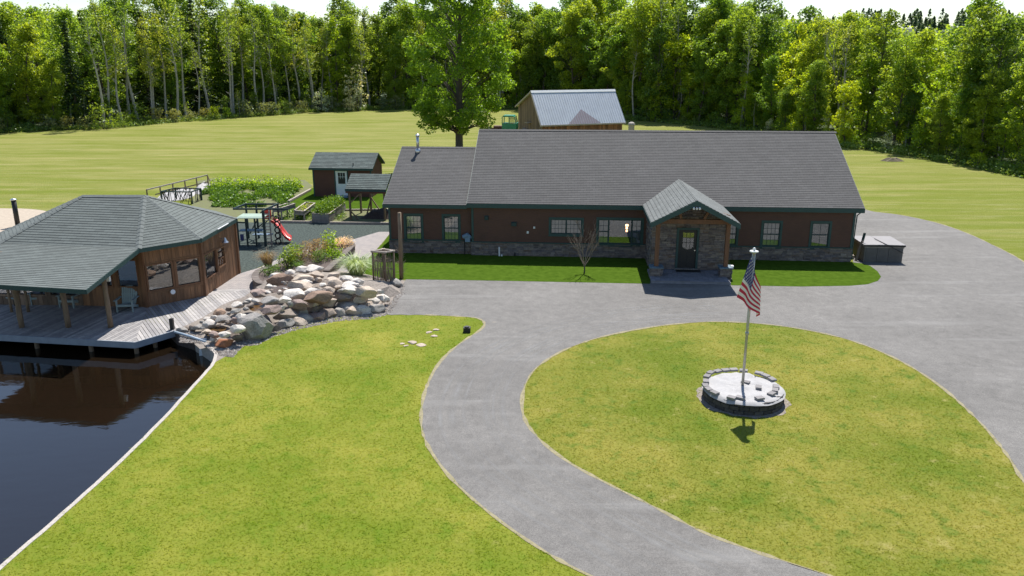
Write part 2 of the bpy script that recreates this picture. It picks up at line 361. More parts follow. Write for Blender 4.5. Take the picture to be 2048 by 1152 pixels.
GREEN = (0.022, 0.062, 0.058)
M = dict(
    shingle=shingle_mat('house_shingles', (0.094, 0.091, 0.089), amp=.10), shingle_g=shingle_mat('green_grey_shingles', (0.125, 0.142, 0.134), (0.42, 0.165), .12),
    shingle_p=shingle_mat('porch_shingles', (0.135, 0.145, 0.14), (0.33, 0.2), .14), shingle_s=shingle_mat('shed_shingles', (0.10, 0.125, 0.115), (0.33, 0.2)),
    siding=siding_mat('brown_siding', (0.090, 0.036, 0.021)), shed_side=siding_mat('shed_siding', (0.10, 0.032, 0.017)),
    green=mat('green_trim', GREEN, 0.55, 3, 0.15, bmp=0.1), darkgreen=mat('dark_green_wood', (0.015, 0.04, 0.042), 0.6, 4, 0.3),
    ledge=stone_mat('ledge_stone', [(0.10, 0.085, 0.085), (0.21, 0.17, 0.15), (0.14, 0.12, 0.125), (0.26, 0.22, 0.19), (0.16, 0.11, 0.085)]),
    wood=mat('amber_wood', (0.16, 0.072, 0.032), 0.6, 5, 0.35, (1, 1, 0.15)), brownwood=mat('brown_board', (0.21, 0.105, 0.05), 0.65, 7, 0.4, (1, 1, 0.12), rnd=0.22),
    postwood=mat('log_post_wood', (0.20, 0.14, 0.09), 0.75, 8, 0.45, (1, 1, 0.2)), greywood=mat('weathered_wood', (0.24, 0.22, 0.20), 0.8, 6, 0.35, (1, 1, 0.3), rnd=0.15),
    palewood=mat('pale_timber', (0.40, 0.34, 0.29), 0.8, 6, 0.25, rnd=0.15), deck=mat('deck_board_grey', (0.36, 0.345, 0.335), 0.8, 5, 0.28, (1, 1, 1)),
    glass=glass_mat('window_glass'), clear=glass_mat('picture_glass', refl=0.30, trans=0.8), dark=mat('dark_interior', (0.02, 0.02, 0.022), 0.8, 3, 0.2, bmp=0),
    blind=mat('window_blind', (0.55, 0.53, 0.5), 0.8, 3, 0.06, bmp=0), black=mat('black_plastic', (0.012, 0.012, 0.013), 0.5, 5, 0.2),
    blackdoor=mat('black_door', (0.012, 0.012, 0.014), 0.45, 4, 0.2), white=mat('white_paint', (0.78, 0.78, 0.77), 0.5, 3, 0.05, bmp=0.05),
    steel=mat('galvanised_steel', (0.55, 0.56, 0.58), 0.3, 6, 0.1, metal=0.9), chrome=mat('bright_metal', (0.75, 0.75, 0.75), 0.25, 6, 0.06, metal=0.85),
    asphalt=asphalt_mat(), field=grass_mat('field_grass', 'field'), lawn=grass_mat('lawn_ground', 'lawn'), island=grass_mat('island_ground', 'island'),
    bl_lawn=grass_mat('lawn_blades', 'lawn', True), bl_island=grass_mat('island_blades', 'island', True),
    turf=mat('bright_turf', (0.056, 0.108, 0.010), 1.0, 3, 0.3, c2=(0.082, 0.138, 0.016), bmp=0.8, spec=0.0), 
    water=water_mat('pond_water', (0.011, 0.007, 0.004), 0.12, 3.0), creek=water_mat('stream_water', (0.10, 0.055, 0.02), 0.8, 9),
    kerb=mat('pale_concrete', (0.42, 0.38, 0.34), 0.85, 9, 0.2), gravel=mat('gravel_soil', (0.25, 0.215, 0.185), 0.95, 12, 0.5, bmp=1.0),
    rubber=mat('green_rubber_mulch', (0.050, 0.068, 0.058), 0.9, 9, 0.9, c2=(0.12, 0.15, 0.135), bmp=1.0, spec=0.1), paver=mat('path_paver', (0.34, 0.305, 0.29), 0.85, 3, 0.15, rnd=0.12),
    porchpaver=mat('porch_paver', (0.20, 0.20, 0.22), 0.85, 3, 0.2, rnd=0.15),
    wall_block=mat('retaining_block', (0.15, 0.125, 0.11), 0.9, 8, 0.3, rnd=0.2), soil=mat('dark_soil', (0.07, 0.05, 0.04), 0.95, 10, 0.5, bmp=1.0),
    mulch=mat('bark_mulch', (0.10, 0.075, 0.065), 0.95, 16, 0.7, bmp=1.0), sand=mat('bare_sand', (0.42, 0.35, 0.27), 0.95, 4, 0.2),
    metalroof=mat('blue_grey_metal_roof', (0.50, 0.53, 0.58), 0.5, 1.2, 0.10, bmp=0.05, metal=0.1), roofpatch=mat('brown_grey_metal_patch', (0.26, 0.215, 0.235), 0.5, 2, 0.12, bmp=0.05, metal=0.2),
    barnwood=mat('barn_board', (0.19, 0.13, 0.09), 0.85, 4, 0.45, (1, 1, 0.15), rnd=0.4), barnwarm=mat('warm_barn_board', (0.24, 0.11, 0.055), 0.85, 4, 0.45, (1, 1, 0.15), rnd=0.35),
    truck=mat('faded_green_paint', (0.02, 0.22, 0.13), 0.35, 2, 0.2, bmp=0.05), rust=mat('rusty_iron', (0.10, 0.045, 0.03), 0.8, 8, 0.5),
    tub=mat('grey_cabinet', (0.11, 0.105, 0.10), 0.6, 4, 0.15), tubcover=mat('tub_cover_vinyl', (0.24, 0.225, 0.225), 0.55, 2, 0.1), 
    red=mat('red_plastic', (0.62, 0.025, 0.02), 0.35, 4, 0.08, bmp=0.0), palegreen=mat('pale_green_panel', (0.32, 0.42, 0.34), 0.6, 5, 0.1), bluegrey=mat('blue_grey_panel', (0.16, 0.24, 0.33), 0.6, 5, 0.15),
    chair=mat('grey_green_plastic_wood', (0.26, 0.33, 0.33), 0.6, 5, 0.12), liner=mat('white_liner_sheet', (0.37, 0.36, 0.355), 0.75, 2.5, 0.16, bmp=1.0),
    pad=mat('pale_block', (0.24, 0.225, 0.22), 0.9, 12, 0.2, rnd=0.12), blackblock=mat('dark_wall_block', (0.06, 0.055, 0.055), 0.9, 12, 0.35, rnd=0.3),
    pole=mat('brushed_pole', (0.42, 0.41, 0.37), 0.4, 8, 0.12, metal=0.6), fred=mat('flag_red', (0.48, 0.02, 0.06), 0.75, 5, 0.1, bmp=0), fwhite=mat('flag_white', (0.72, 0.70, 0.70), 0.75, 5, 0.05, bmp=0), fblue=mat('flag_blue', (0.04, 0.05, 0.19), 0.75, 5, 0.1, bmp=0),
    bark=mat('grey_brown_bark', (0.085, 0.07, 0.055), 0.9, 9, 0.4, (1, 1, 0.25), bmp=0.8), palebark=mat('pale_aspen_bark', (0.36, 0.34, 0.30), 0.85, 5, 0.4, (1, 1, 0.6), bmp=0.4),
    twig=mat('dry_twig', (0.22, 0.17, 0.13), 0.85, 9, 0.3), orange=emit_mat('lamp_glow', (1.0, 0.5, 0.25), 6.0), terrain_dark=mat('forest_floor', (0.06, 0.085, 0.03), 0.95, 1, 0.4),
    straw=mat('straw_bark', (0.30, 0.25, 0.18), 0.9, 9, 0.3), foam=mat('splashing_water', (0.75, 0.78, 0.8), 0.4, 9, 0.15),
)
def rockm(name, c):
    m, t, b, o = nodes(name); v = coord(t, 'Object'); oi = t.nodes.new('ShaderNodeObjectInfo')
    n = noise(t, v, 2.2, 6, 0.7); n2 = noise(t, v, 9, 5, 0.75)
    col = ramp(t, n, [(0.28, vary(c, 0.6)), (0.5, c), (0.75, vary(c, 1.25))]); col = mix(t, col, ramp(t, n2, [(0.3, (0.7, 0.68, 0.66)), (0.65, (1.15,)*3)]), 1.0, 'MULTIPLY')
    col = mix(t, col, ramp(t, oi.outputs['Random'], [(0, (0.85, 0.83, 0.82)), (1, (1.12, 1.1, 1.06))]), 1.0, 'MULTIPLY')
    t.links.new(col, b.inputs['Base Color']); b.inputs['Roughness'].default_value = 0.8; bump(t, b, n2, 0.7, 0.05); return m
RM = dict(w=rockm('pale_granite', (0.68, 0.64, 0.59)), g=rockm('grey_granite', (0.35, 0.335, 0.315)), t=rockm('tan_sandstone', (0.53, 0.445, 0.365)),
          r=rockm('rusty_sandstone', (0.34, 0.23, 0.165)), m=rockm('mauve_sandstone', (0.33, 0.25, 0.22)), d=rockm('dark_granite', (0.24, 0.20, 0.17)), o=rockm('orange_rock', (0.46, 0.19, 0.09)))
LM = dict(maple=leaf_mat('maple_leaf', (0.125, 0.205, 0.026), (0.25, 0.345, 0.052), 0.62), aspen=leaf_mat('aspen_leaf', (0.14, 0.205, 0.035), (0.26, 0.32, 0.065), 0.58),
          lime=leaf_mat('young_leaf', (0.17, 0.27, 0.014), (0.30, 0.39, 0.03), 0.6), dark=leaf_mat('dark_leaf', (0.08, 0.145, 0.026), (0.16, 0.24, 0.042), 0.58),
          conifer=leaf_mat('conifer_needle', (0.035, 0.065, 0.028), (0.075, 0.115, 0.045), 0.3), shrub=leaf_mat('willow_leaf', (0.14, 0.165, 0.075), (0.26, 0.28, 0.14), 0.45),
          silver=leaf_mat('silver_leaf', (0.36, 0.40, 0.29), (0.62, 0.64, 0.54)), big=leaf_mat('lawn_tree_leaf', (0.11, 0.19, 0.018), (0.22, 0.33, 0.034), 0.6),
          weed=leaf_mat('weed_leaf', (0.07, 0.15, 0.015), (0.15, 0.25, 0.03)), lilac=leaf_mat('lilac_bloom', (0.42, 0.37, 0.50), (0.65, 0.6, 0.7)),
          variegated=leaf_mat('variegated_leaf', (0.25, 0.32, 0.12), (0.70, 0.72, 0.55)), pinkbrown=leaf_mat('dry_bloom', (0.20, 0.14, 0.11), (0.30, 0.24, 0.18)),
          farfir=leaf_mat('far_conifer', (0.075, 0.115, 0.075), (0.14, 0.19, 0.11), 0.4), herb=leaf_mat('herb_leaf', (0.10, 0.19, 0.03), (0.22, 0.30, 0.08)))

# ------------------------------------------------------------------ the setting
def S(o_name, mb, m, kind='structure', **k):
    return mb.build(o_name, m, kind=kind, **k)
P2 = lambda pts, z=0.0: [Vector(g(x, y, z)[:2]) for x, y in pts]

hole_px = [(-900,600),(250,640),(335,648),(352,664),(390,676),(415,692),(430,708),(424,728),(413,742),(380,778),(330,833),(270,893),(190,968),(100,1048),(0,1135),(-300,1400),(-900,1400)]
hp2 = P2(hole_px)
pond_loop = hp2[:3] + smooth_loop(hp2[3:16], 3) + hp2[16:]
b = MB(); b.sheet([[(-700,-60),(700,-60),(700,900),(-700,900)], pond_loop], 0.0); S('ground', b, M['field'])
b = MB(); b.sheet([pond_loop], -1.6); S('pond_bed', b, M['terrain_dark'])
b = MB(); n = len(pond_loop)
for i in range(n):
    a, c = pond_loop[i], pond_loop[(i+1) % n]; b.quad((a.x,a.y,-1.6),(c.x,c.y,-1.6),(c.x,c.y,-0.004),(a.x,a.y,-0.004))
S('pond_bank', b, M['mulch'])
b = MB(); b.sheet([pond_loop], -0.55); S('pond_water', b, M['water'])
# pale concrete kerb round the pond
kl = smooth_loop(hp2[4:16], 4)
def offset(line, d):
    out = []
    for i, p in enumerate(line):
        t = (line[min(i+1, len(line)-1)] - line[max(i-1, 0)]).normalized(); out.append(p + Vector((-t.y, t.x))*d)
    return out
def band(mb, line, d0, d1, z0, z1):
    A, B = offset(line, d0), offset(line, d1)
    for i in range(len(line)-1):
        q = [A[i], B[i], B[i+1], A[i+1]]
        mb.add([(p.x,p.y,z0) for p in q]+[(p.x,p.y,z1) for p in q], [(0,1,2,3),(7,6,5,4),(0,4,5,1),(1,5,6,2),(2,6,7,3),(3,7,4,0)])
b = MB(); band(b, rough(kl, 0.012, 0.4, 3), -0.03, 0.09, -0.75, 0.02); S('pond_kerb', b, M['kerb'])

# lawns and drive
lawn_in = smooth_loop(P2([(413,742),(432,724),(476,700),(542,663),(598,648),(672,635),(770,632)]), 3)
drive_left = P2([(770,628),(783,630)]) + smooth_loop(P2([(850,630),(915,633),(955,637),(969,648),(958,662),(930,680),(895,708),(868,742),(848,790),(842,840),(850,880),(880,930),(930,985),(1010,1050),(1100,1110),(1180,1152),(1330,1215),(1600,1300),(1700,1400)]), 4)
isl = smooth_loop(P2([(2500,1500),(2200,1130),(2110,1040),(2048,965),(2010,905),(1950,835),(1870,765),(1780,712),(1680,675),(1560,652),(1450,644),(1380,646),(1300,655),(1200,675),(1130,700),(1080,730),(1055,760),(1044,800),(1050,840),(1080,880),(1130,920),(1200,960),(1300,1010),(1400,1062),(1480,1093),(1560,1120),(1660,1152),(1800,1200),(2050,1300),(2300,1400)]), 4)
front_edge = P2([(812,559),(900,560),(1000,562),(1150,565),(1300,568),(1300,560),(1462,560),(1462,571),(1600,573.5),(1700,572),(1735,569),(1756,562),(1762,554),(1755,543),(1740,532),(1722,527),(1706,525),(1708,420)])
back_edge = smooth_loop(P2([(1712,410),(1740,422),(1800,430),(1870,445),(1930,465),(1985,490),(2048,524),(2130,590),(2300,760),(2700,1200)]), 4)
asph = rough(front_edge[:4], 0.02, 0.5, 5) + front_edge[4:] + rough(back_edge, 0.05, 0.4, 6) + rough(isl, 0.045, 0.3, 7) + list(reversed(rough(drive_left, 0.05, 0.3, 8)))
b = MB(); b.sheet([asph], 0.010); S('driveway', b, M['asphalt'])
edge_m = mat('straw_verge', (0.27, 0.235, 0.14), 0.95, 5, 0.3)
for line, sgn, s_ in ((isl, 1, 21), (drive_left[2:], 1, 22), (back_edge, 1, 23)):
    r_ = random.Random(s_); ln = rough(line, 0.0, 0.25, s_); b = MB(); 
    for sg in (1,):
        A = [p + o_ for p, o_ in zip(ln, [Vector((0, 0))]*len(ln))]
        nrm = offset(ln, 1.0); 
        for i in range(len(ln)-1):
            w0, w1 = getattr(b, 'lw', 0.04), r_.uniform(0.01, 0.075); b.lw = w1
            d0 = (nrm[i]-ln[i]); d1 = (nrm[i+1]-ln[i+1])
            b.add([(*(ln[i]-d0*w0), 0.013), (*(ln[i+1]-d1*w1), 0.013), (*(ln[i+1]+d1*w1), 0.013), (*(ln[i]+d0*w0), 0.013)], [(0,1,2,3)])
    S('verge', b, edge_m)
TRK = []
tm_, t, bb, o = nodes('worn_track'); tr_ = t.nodes.new('ShaderNodeBsdfTransparent'); mx_ = t.nodes.new('ShaderNodeMixShader'); bb.inputs['Base Color'].default_value = (.30,.295,.285,1); bb.inputs['Roughness'].default_value = .9
nz_ = noise(t, coord(t, 'World'), .55, 6, .6); tcn = t.nodes.new('ShaderNodeTexCoord'); sp_ = t.nodes.new('ShaderNodeSeparateXYZ'); t.links.new(tcn.outputs['UV'], sp_.inputs[0])
fa = t.nodes.new('ShaderNodeMath'); fa.operation = 'PINGPONG'; fa.inputs[1].default_value = .5; t.links.new(sp_.outputs['Y'], fa.inputs[0]); fm = t.nodes.new('ShaderNodeMath'); fm.operation = 'MULTIPLY'; t.links.new(fa.outputs[0], fm.inputs[0]); t.links.new(ramp(t, nz_, [(.36, (.05,)*3), (.66, (1.1,)*3)]), fm.inputs[1])
t.links.new(fm.outputs[0], mx_.inputs[0]); t.links.new(tr_.outputs[0], mx_.inputs[1]); t.links.new(bb.outputs[0], mx_.inputs[2]); t.links.new(mx_.outputs[0], o.inputs[0])
tk = [p for p in isl if p.x < 9 and p.y < 31.5][::1]
for d_, w_ in ((-.5, .22), (-.85, .14), (-1.0, .3), (-1.75, .16), (-2.0, .34), (-2.45, .2)):
    for sg in (-1,):
        A, B = offset(tk, d_*1.0), offset(tk, d_*1.0-w_); k = MB()
        for i in range(len(tk)-1):
            n_ = len(k.v); k.add([(*A[i], .0145), (*B[i], .0145), (*B[i+1], .0145), (*A[i+1], .0145)], [(0,1,2,3)])
            for j, v_ in enumerate((0, 1, 1, 0)): k.uv[n_+j] = (i, v_)
        TRK.append((k, tm_))
lawn_poly = P2([(-300,1400)]) + list(reversed(kl))[1:-17] + lawn_in + P2([(783,631)]) + drive_left[2:] + P2([(1500,1700)])
b = MB(); b.sheet([lawn_poly], 0.004); S('lawn', b, M['lawn'])
b = MB(); b.sheet([isl], 0.004); S('island_lawn', b, M['island'])
for k, m_ in TRK: S('tyre_track', k, m_)
# soil and gravel round the rocks, garden, turf, rubber, path, sand
b = MB(); b.sheet([P2([(352,664),(335,648),(480,575),(600,560),(700,552),(770,556),(812,561),(800,585),(770,632)]) + list(reversed(lawn_in)) + P2([(424,728),(430,708),(415,692),(390,676)])], 0.006); S('gravel_bed', b, M['gravel'])
b = MB(); b.sheet([P2([(770,508),(783,502),(945,507),(1303,518),(1300,568),(1150,565),(1000,562),(812,559),(804,540)])], 0.016)
b.sheet([P2([(1460,518),(1702,525),(1722,527),(1740,532),(1755,543),(1762,554),(1756,562),(1735,569),(1700,572),(1600,573.5),(1462,571)])], 0.016)
b.sheet([P2([(556,418),(618,379),(640,370),(778,372),(779,416),(700,419),(590,424)])], 0.006)
b.sheet([P2([(781,466),(784,503),(771,507),(804,539),(812,558),(790,560),(775,566),(745,556),(716,552),(737,518),(765,488)])], 0.011)
S('turf', b, M['turf'])
b = MB(); b.sheet([P2([(380,460),(470,445),(549,445),(780,447),(780,464),(758,464),(734,471),(690,483),(640,490),(560,517),(510,538),(470,556),(400,540)])], 0.008); S('rubber_mulch', b, M['rubber'])
pm, t, bb, o = nodes('path_pavers'); br = t.nodes.new('ShaderNodeTexBrick'); br.inputs['Scale'].default_value = 1; br.inputs['Brick Width'].default_value = 0.24; br.inputs['Row Height'].default_value = 0.12; br.inputs['Mortar Size'].default_value = 0.006
br.inputs['Color1'].default_value = (0.36,0.32,0.30,1); br.inputs['Color2'].default_value = (0.27,0.25,0.245,1); br.inputs['Mortar'].default_value = (0.16,0.14,0.13,1); t.links.new(coord(t,'World'), br.inputs['Vector']); t.links.new(br.outputs[0], bb.inputs['Base Color']); bb.inputs['Roughness'].default_value = 0.9
path_poly = P2([(430,580),(478,548),(518,536),(560,517),(640,490),(690,483),(703,480),(734,471),(758,464),(780,464),(780,467),(764,487),(736,518),(700,552),(668,562),(600,575),(511,578)])
b = MB(); b.sheet([path_poly], 0.014); S('path', b, pm)
b = MB(); b.sheet([smooth_loop(P2([(-400,470),(-60,422),(20,417),(80,420),(112,430),(90,452),(30,475),(-200,540)]), 3, True)], 0.006); S('bare_sand', b, M['sand'])
b = MB(); b.sheet([P2([(380,425),(395,362),(430,356),(610,360),(625,372),(560,420),(610,420),(690,410),(779,412),(779,447),(549,446),(380,462)])], 0.004); S('garden_soil', b, mat('garden_soil', (0.20,0.17,0.11), 0.95, 3, 0.4, c2=(0.16,0.19,0.05), bmp=0.8))
# forest floor and far hill
edge_px = [(-700,330),(-250,290),(0,266),(100,260),(200,258),(300,248),(400,240),(520,232),(600,225),(700,221),(850,217),(1040,217),(1200,232),(1300,243),(1450,256),(1560,272),(1680,292),(1800,306),(1900,322),(2048,352),(2300,420),(2700,520)]
edge = [Vector(g(x, y)[:2]) for x, y in edge_px]
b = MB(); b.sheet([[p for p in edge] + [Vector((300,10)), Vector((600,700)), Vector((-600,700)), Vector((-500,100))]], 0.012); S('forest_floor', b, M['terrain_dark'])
hill = MB(); nx, ny = 30, 10
for j in range(ny+1):
    for i in range(nx+1):
        x = -500 + i*40; y = 230 + j*35
        hx = max(0, min(1, (x-20)/140)); hz = 26*math.sin(min(1, j/7)*math.pi/2)*(0.15+0.85*hx) + 1.5*math.sin(i*1.7)*hx
        hill.v.append(Vector((x, y, hz if j else -0.5)))
for j in range(ny):
    for i in range(nx): a = j*(nx+1)+i; hill.f.append((a, a+1, a+nx+2, a+nx+1))
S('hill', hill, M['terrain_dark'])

# ------------------------------------------------------------------ foliage makers
def leaf_mesh(name, C, size, rs, up=0.5, m=None, aspect=0.62, flat=None):
    n = len(C); C = np.asarray(C, dtype=np.float32)
    nm = rs.normal(size=(n, 3)); nm[:, 2] = np.abs(nm[:, 2]) + up; nm /= np.linalg.norm(nm, axis=1, keepdims=True)
    r = rs.normal(size=(n, 3)); a = np.cross(nm, r); a /= np.linalg.norm(a, axis=1, keepdims=True)+1e-9; c = np.cross(nm, a)
    s = (size*rs.uniform(0.6, 1.35, (n, 1))).astype(np.float32)
    V = np.stack([C - a*s*0.5, C + c*s*aspect*0.5 + nm*s*0.08, C + a*s*0.5, C - c*s*aspect*0.5 + nm*s*0.08], axis=1).reshape(-1, 3).astype(np.float32)
    return quads(name, V, np.repeat(rs.uniform(0, 1, n), 4), m)
def quads(name, V, tint, m, k=4):
    me = bpy.data.meshes.new(name); nv = len(V); nf = nv//k
    me.vertices.add(nv); me.vertices.foreach_set('co', V.astype(np.float32).ravel()); me.loops.add(nv); me.loops.foreach_set('vertex_index', np.arange(nv, dtype=np.int32))
    me.polygons.add(nf); me.polygons.foreach_set('loop_start', np.arange(0, nv, k, dtype=np.int32)); me.polygons.foreach_set('loop_total', np.full(nf, k, dtype=np.int32))
    at = me.attributes.new('tint', 'FLOAT', 'POINT'); at.data.foreach_set('value', tint.astype(np.float32))
    me.update(calc_edges=True)
    if m: me.materials.append(m)
    return me
def clumps(rs, cen, rad, per):
    out = []
    for c, r in zip(cen, rad):
        k = int(per*r*r) + 6; d = rs.normal(size=(k, 3)); d /= np.linalg.norm(d, axis=1, keepdims=True)
        q = rs.uniform(0.35, 1.0, (k, 1))**0.6; out.append(np.asarray(c) + d*q*np.array([r, r, r*0.72]))
    return np.concatenate(out)
def make_tree(kind, seed):
    """returns (trunk mesh, crown mesh, height)"""
    rs = np.random.RandomState(seed); rd = random.Random(seed)
    P = dict(maple=(16, 4.0, .05, 110, 62, .31, 'maple', 'bark', .24), tallmaple=(19, 4.2, .14, 115, 58, .32, 'maple', 'bark', .28), lime=(11, 2.9, .04, 75, 72, .28, 'lime', 'bark', .14),
             aspen=(19, 2.3, .44, 60, 30, .27, 'aspen', 'palebark', .26), slim=(17, 1.7, .38, 44, 30, .26, 'aspen', 'palebark', .22), dark=(15, 3.6, .03, 100, 60, .31, 'dark', 'bark', .2),
             poplar=(15, 1.8, .08, 64, 50, .32, 'lime', 'bark', .13))[kind]
    H, R, cb, nc, per, ls, lm, bk, tr = P; z0 = cb*H; cen = []; rad = []
    lean = Vector((rd.uniform(-.05, .05), rd.uniform(-.05, .05)))
    ax = lambda z: Vector((lean.x*z + .35*math.sin(z*.35+seed), lean.y*z + .3*math.cos(z*.3+seed), z))
    t = MB(); k = 8; t.tube([ax(H*.93*i/k) for i in range(k+1)], [max(.03, tr*(1-i/k*.92)) for i in range(k+1)], 7)
    lob = [rd.uniform(.7, 1.15) for _ in range(7)]
    for i in range(nc):
        f = rd.random()**(0.85); z = z0 + (H-z0)*f
        prof = (math.sqrt(max(.03, 1-((f-.42)/.62)**2))*(.8+.3*math.sin(f*9+seed))) if kind not in ('aspen', 'slim', 'poplar') else (math.sin(math.pi*(f*.8+.2))**.6)
        a = rd.uniform(0, 2*math.pi); rr = R*prof*rd.uniform(.35, 1.0)*lob[int(a/(2*math.pi)*7) % 7]
        c = ax(z) + Vector((math.cos(a)*rr, math.sin(a)*rr, rd.uniform(-.3, .3))); cen.append(tuple(c)); rad.append(rd.uniform(.55, 1.15)*(R/3.6)**.45)
        if i % (3 if kind not in ('aspen', 'slim') else 2) == 0:
            z1 = max(z0*.8, z - rr*rd.uniform(.5, 1.0)); a0 = ax(z1); mid = a0.lerp(c, .5) + Vector((0, 0, .25))
            t.tube([a0, mid, c], [max(.035, tr*.38*(1-z1/H)+.02), .035, .015], 4, False)
    if kind in ('aspen', 'slim'):
        for _ in range(10):
            z = rd.uniform(.2, .6)*H; a = rd.uniform(0, 6.28); c = ax(z); t.tube([c, c+Vector((math.cos(a)*1.2, math.sin(a)*1.2, .5))], [.03, .008], 3, False)
    L = clumps(rs, cen, rad, per*1.6)
    tm = t.mesh('trunk'); tm.materials.append(M[bk])
    return tm, leaf_mesh('crown', L, ls, rs, .35, LM[lm]), H
def make_conifer(seed, H=15, R=2.6):
    rs = np.random.RandomState(seed); rd = random.Random(seed); t = MB(); t.tube([(0,0,0),(0,0,H*.5),(0,0,H)], [.2,.12,.02], 6)
    C = []
    z = .8
    while z < H-.2:
        r = R*(1-z/H)**.8 + .12; nb = 8
        for k in range(nb):
            a = rd.uniform(0, 6.28); rr = r*rd.uniform(.75, 1.1); m = int(16*rr)+5; q = rs.uniform(.1, 1, m)
            C.append(np.stack([np.cos(a)*q*rr + rs.normal(0, .12, m), np.sin(a)*q*rr + rs.normal(0, .12, m), z - q*rr*.28 + rs.normal(0, .08, m)], 1))
        z += rd.uniform(.35, .55)
    tm = t.mesh('trunk'); tm.materials.append(M['bark'])
    return tm, leaf_mesh('crown', np.concatenate(C), .34, rs, .8, LM['conifer'], .5), H
def make_bare(seed, H=15):
    rd = random.Random(seed); rs = np.random.RandomState(seed); t = MB(); C = []
    def br(p, d, L, r, dep):
        q = p + d*L; mid = p.lerp(q, .5) + Vector((rd.uniform(-.05,.05), rd.uniform(-.05,.05), 0))*L; t.tube([p, mid, q], [r, r*.85, r*.66], 5 if r > .05 else 3, False)
        if dep == 0: C.append(tuple(q)); return
        for _ in range(rd.choice((2, 3))):
            e = (d + Vector((rd.uniform(-.75,.75), rd.uniform(-.75,.75), rd.uniform(0,.5)))).normalized(); br(q, e, L*rd.uniform(.55,.8), r*.6, dep-1)
    br(Vector((0,0,0)), Vector((rd.uniform(-.2,.2), 0, 1)).normalized(), H*.36, .16, 5)
    tm = t.mesh('trunk'); tm.materials.append(M['palebark'])
    L = clumps(rs, C, [.32]*len(C), 14)
    return tm, leaf_mesh('crown', L, .22, rs, .3, LM['aspen']), H
def make_shrub(seed, lm, R=1.5, H=2.4, ls=.22, n=26, per=75):
    rs = np.random.RandomState(seed); rd = random.Random(seed); cen, rad = [], []; t = MB()
    for i in range(n):
        a = rd.uniform(0, 6.28); f = rd.random(); rr = R*math.sqrt(rd.random())*(1-.35*f); c = (math.cos(a)*rr, math.sin(a)*rr, H*(.12+.8*f)*(1-.3*(rr/R)**2)); cen.append(c); rad.append(rd.uniform(.28,.5)*R**.5)
        if i % 2 == 0: t.tube([(c[0]*.15, c[1]*.15, 0), (c[0]*.7, c[1]*.7, c[2]*.6), c], [.03, .02, .008], 3, False)
    tm = t.mesh('stem'); tm.materials.append(M['bark'])
    return tm, leaf_mesh('foliage', clumps(rs, cen, rad, per), ls, rs, .3, LM[lm]), H

TREES = {}
for kind, seeds in (('maple', (1,2,3)), ('tallmaple', (4,5)), ('lime', (6,7)), ('aspen', (8,9,10)), ('slim', (11,12)), ('dark', (13,14)), ('poplar', (15,))):
    TREES[kind] = [make_tree(kind, s) for s in seeds]
TREES['conifer'] = [make_conifer(21), make_conifer(22, 17, 3.0)]; TREES['bare'] = [make_bare(31), make_bare(32, 13)]
SHR = dict(shrub=[make_shrub(s, 'shrub') for s in (41,42,43)], silver=[make_shrub(44, 'silver', 1.3, 4.2)], limeshrub=[make_shrub(45, 'lime'), make_shrub(46, 'herb', 1.2, 1.6)], darkshrub=[make_shrub(47, 'dark', 1.8, 3.2)])
def plant(name, cat, parts, var, x, y, s, rz, group=None):
    tm, cm, H = var; t = thing(name, None, cat, (x, y, 0), rz, group); t.scale = (s, s, s*1.0)
    for pn, me in zip(parts, (tm, cm)):
        o = bpy.data.objects.new(pn, me); COL.objects.link(o); o.parent = t
    return t

# ------------------------------------------------------------------ the wood: single trees along its edge
rd = random.Random(77); forest = []
def at_edge(s):
    """point and outward normal along the edge, s in metres"""
    for a, c in zip(edge, edge[1:]):
        L = (c-a).length
        if s <= L: 
            d = (c-a).normalized(); return a + d*s, Vector((-d.y, d.x))
        s -= L
    return edge[-1], Vector((0, 1))
TOT = sum((c-a).length for a, c in zip(edge, edge[1:]))
def mixkind(px, row):
    r = rd.random()
    if px < 160: opts = ('dark','tallmaple','conifer','maple','maple') 
    elif px < 700: opts = ('aspen','slim','aspen','slim','bare','slim','aspen','poplar') if row < 2 else ('aspen','tallmaple','aspen','maple','dark','conifer')
    elif px < 1040: opts = ('maple','aspen','slim','dark','lime') if row < 2 else ('tallmaple','dark','aspen','conifer')
    elif px < 1500: opts = ('maple','maple','dark','tallmaple','lime','slim') if row < 2 else ('tallmaple','maple','dark','tallmaple')
    else: opts = ('maple','lime','maple','poplar','lime','tallmaple','slim','dark') if row < 2 else ('tallmaple','maple','lime','dark','bare')
    return opts[int(r*len(opts)) % len(opts)]
row_d = [2.5, 6.5, 11.5, 18, 26]; row_s = [4.6, 4.6, 5.2, 6.6, 8.0]
for row in range(5):
    s = rd.uniform(0, 4)
    while s < TOT:
        p, nrm = at_edge(s); nrm = (p.normalized()*1.0); q = p + nrm*(row_d[row] + rd.uniform(-1.6, 1.6)) + Vector((rd.uniform(-1,1), rd.uniform(-1,1)))
        px, py = proj((q.x, q.y, 0)); s += row_s[row]*rd.uniform(.7, 1.35)
        if px < -120 or px > 2180 or (1060 < px < 1240 and row == 0): continue
        k = mixkind(px, row); v = TREES[k][rd.randrange(len(TREES[k]))]; dist = q.y
        # the height the photo shows there: tops near the upper rim of the picture
        top = 6 + 12*math.sin(px*.013) + 10*math.sin(px*.041+1) + (16 if 560 < px < 780 else 0) + (24 if px > 1560 else 0)
        want = CH + (111-top)/1600*dist*1.0; 
        if row == 0: want *= rd.uniform(.55, .9)
        elif row == 1: want *= rd.uniform(.78, 1.0)
        else: want *= rd.uniform(.86, 1.05)
        if k == 'lime': want *= .72
        if row < 2 and 160 < px < 700 and k in ('aspen', 'slim'): want *= 1.05
        forest.append((px, row, k, v, q, want/v[2]*1.0, rd.uniform(0, 6.28)))
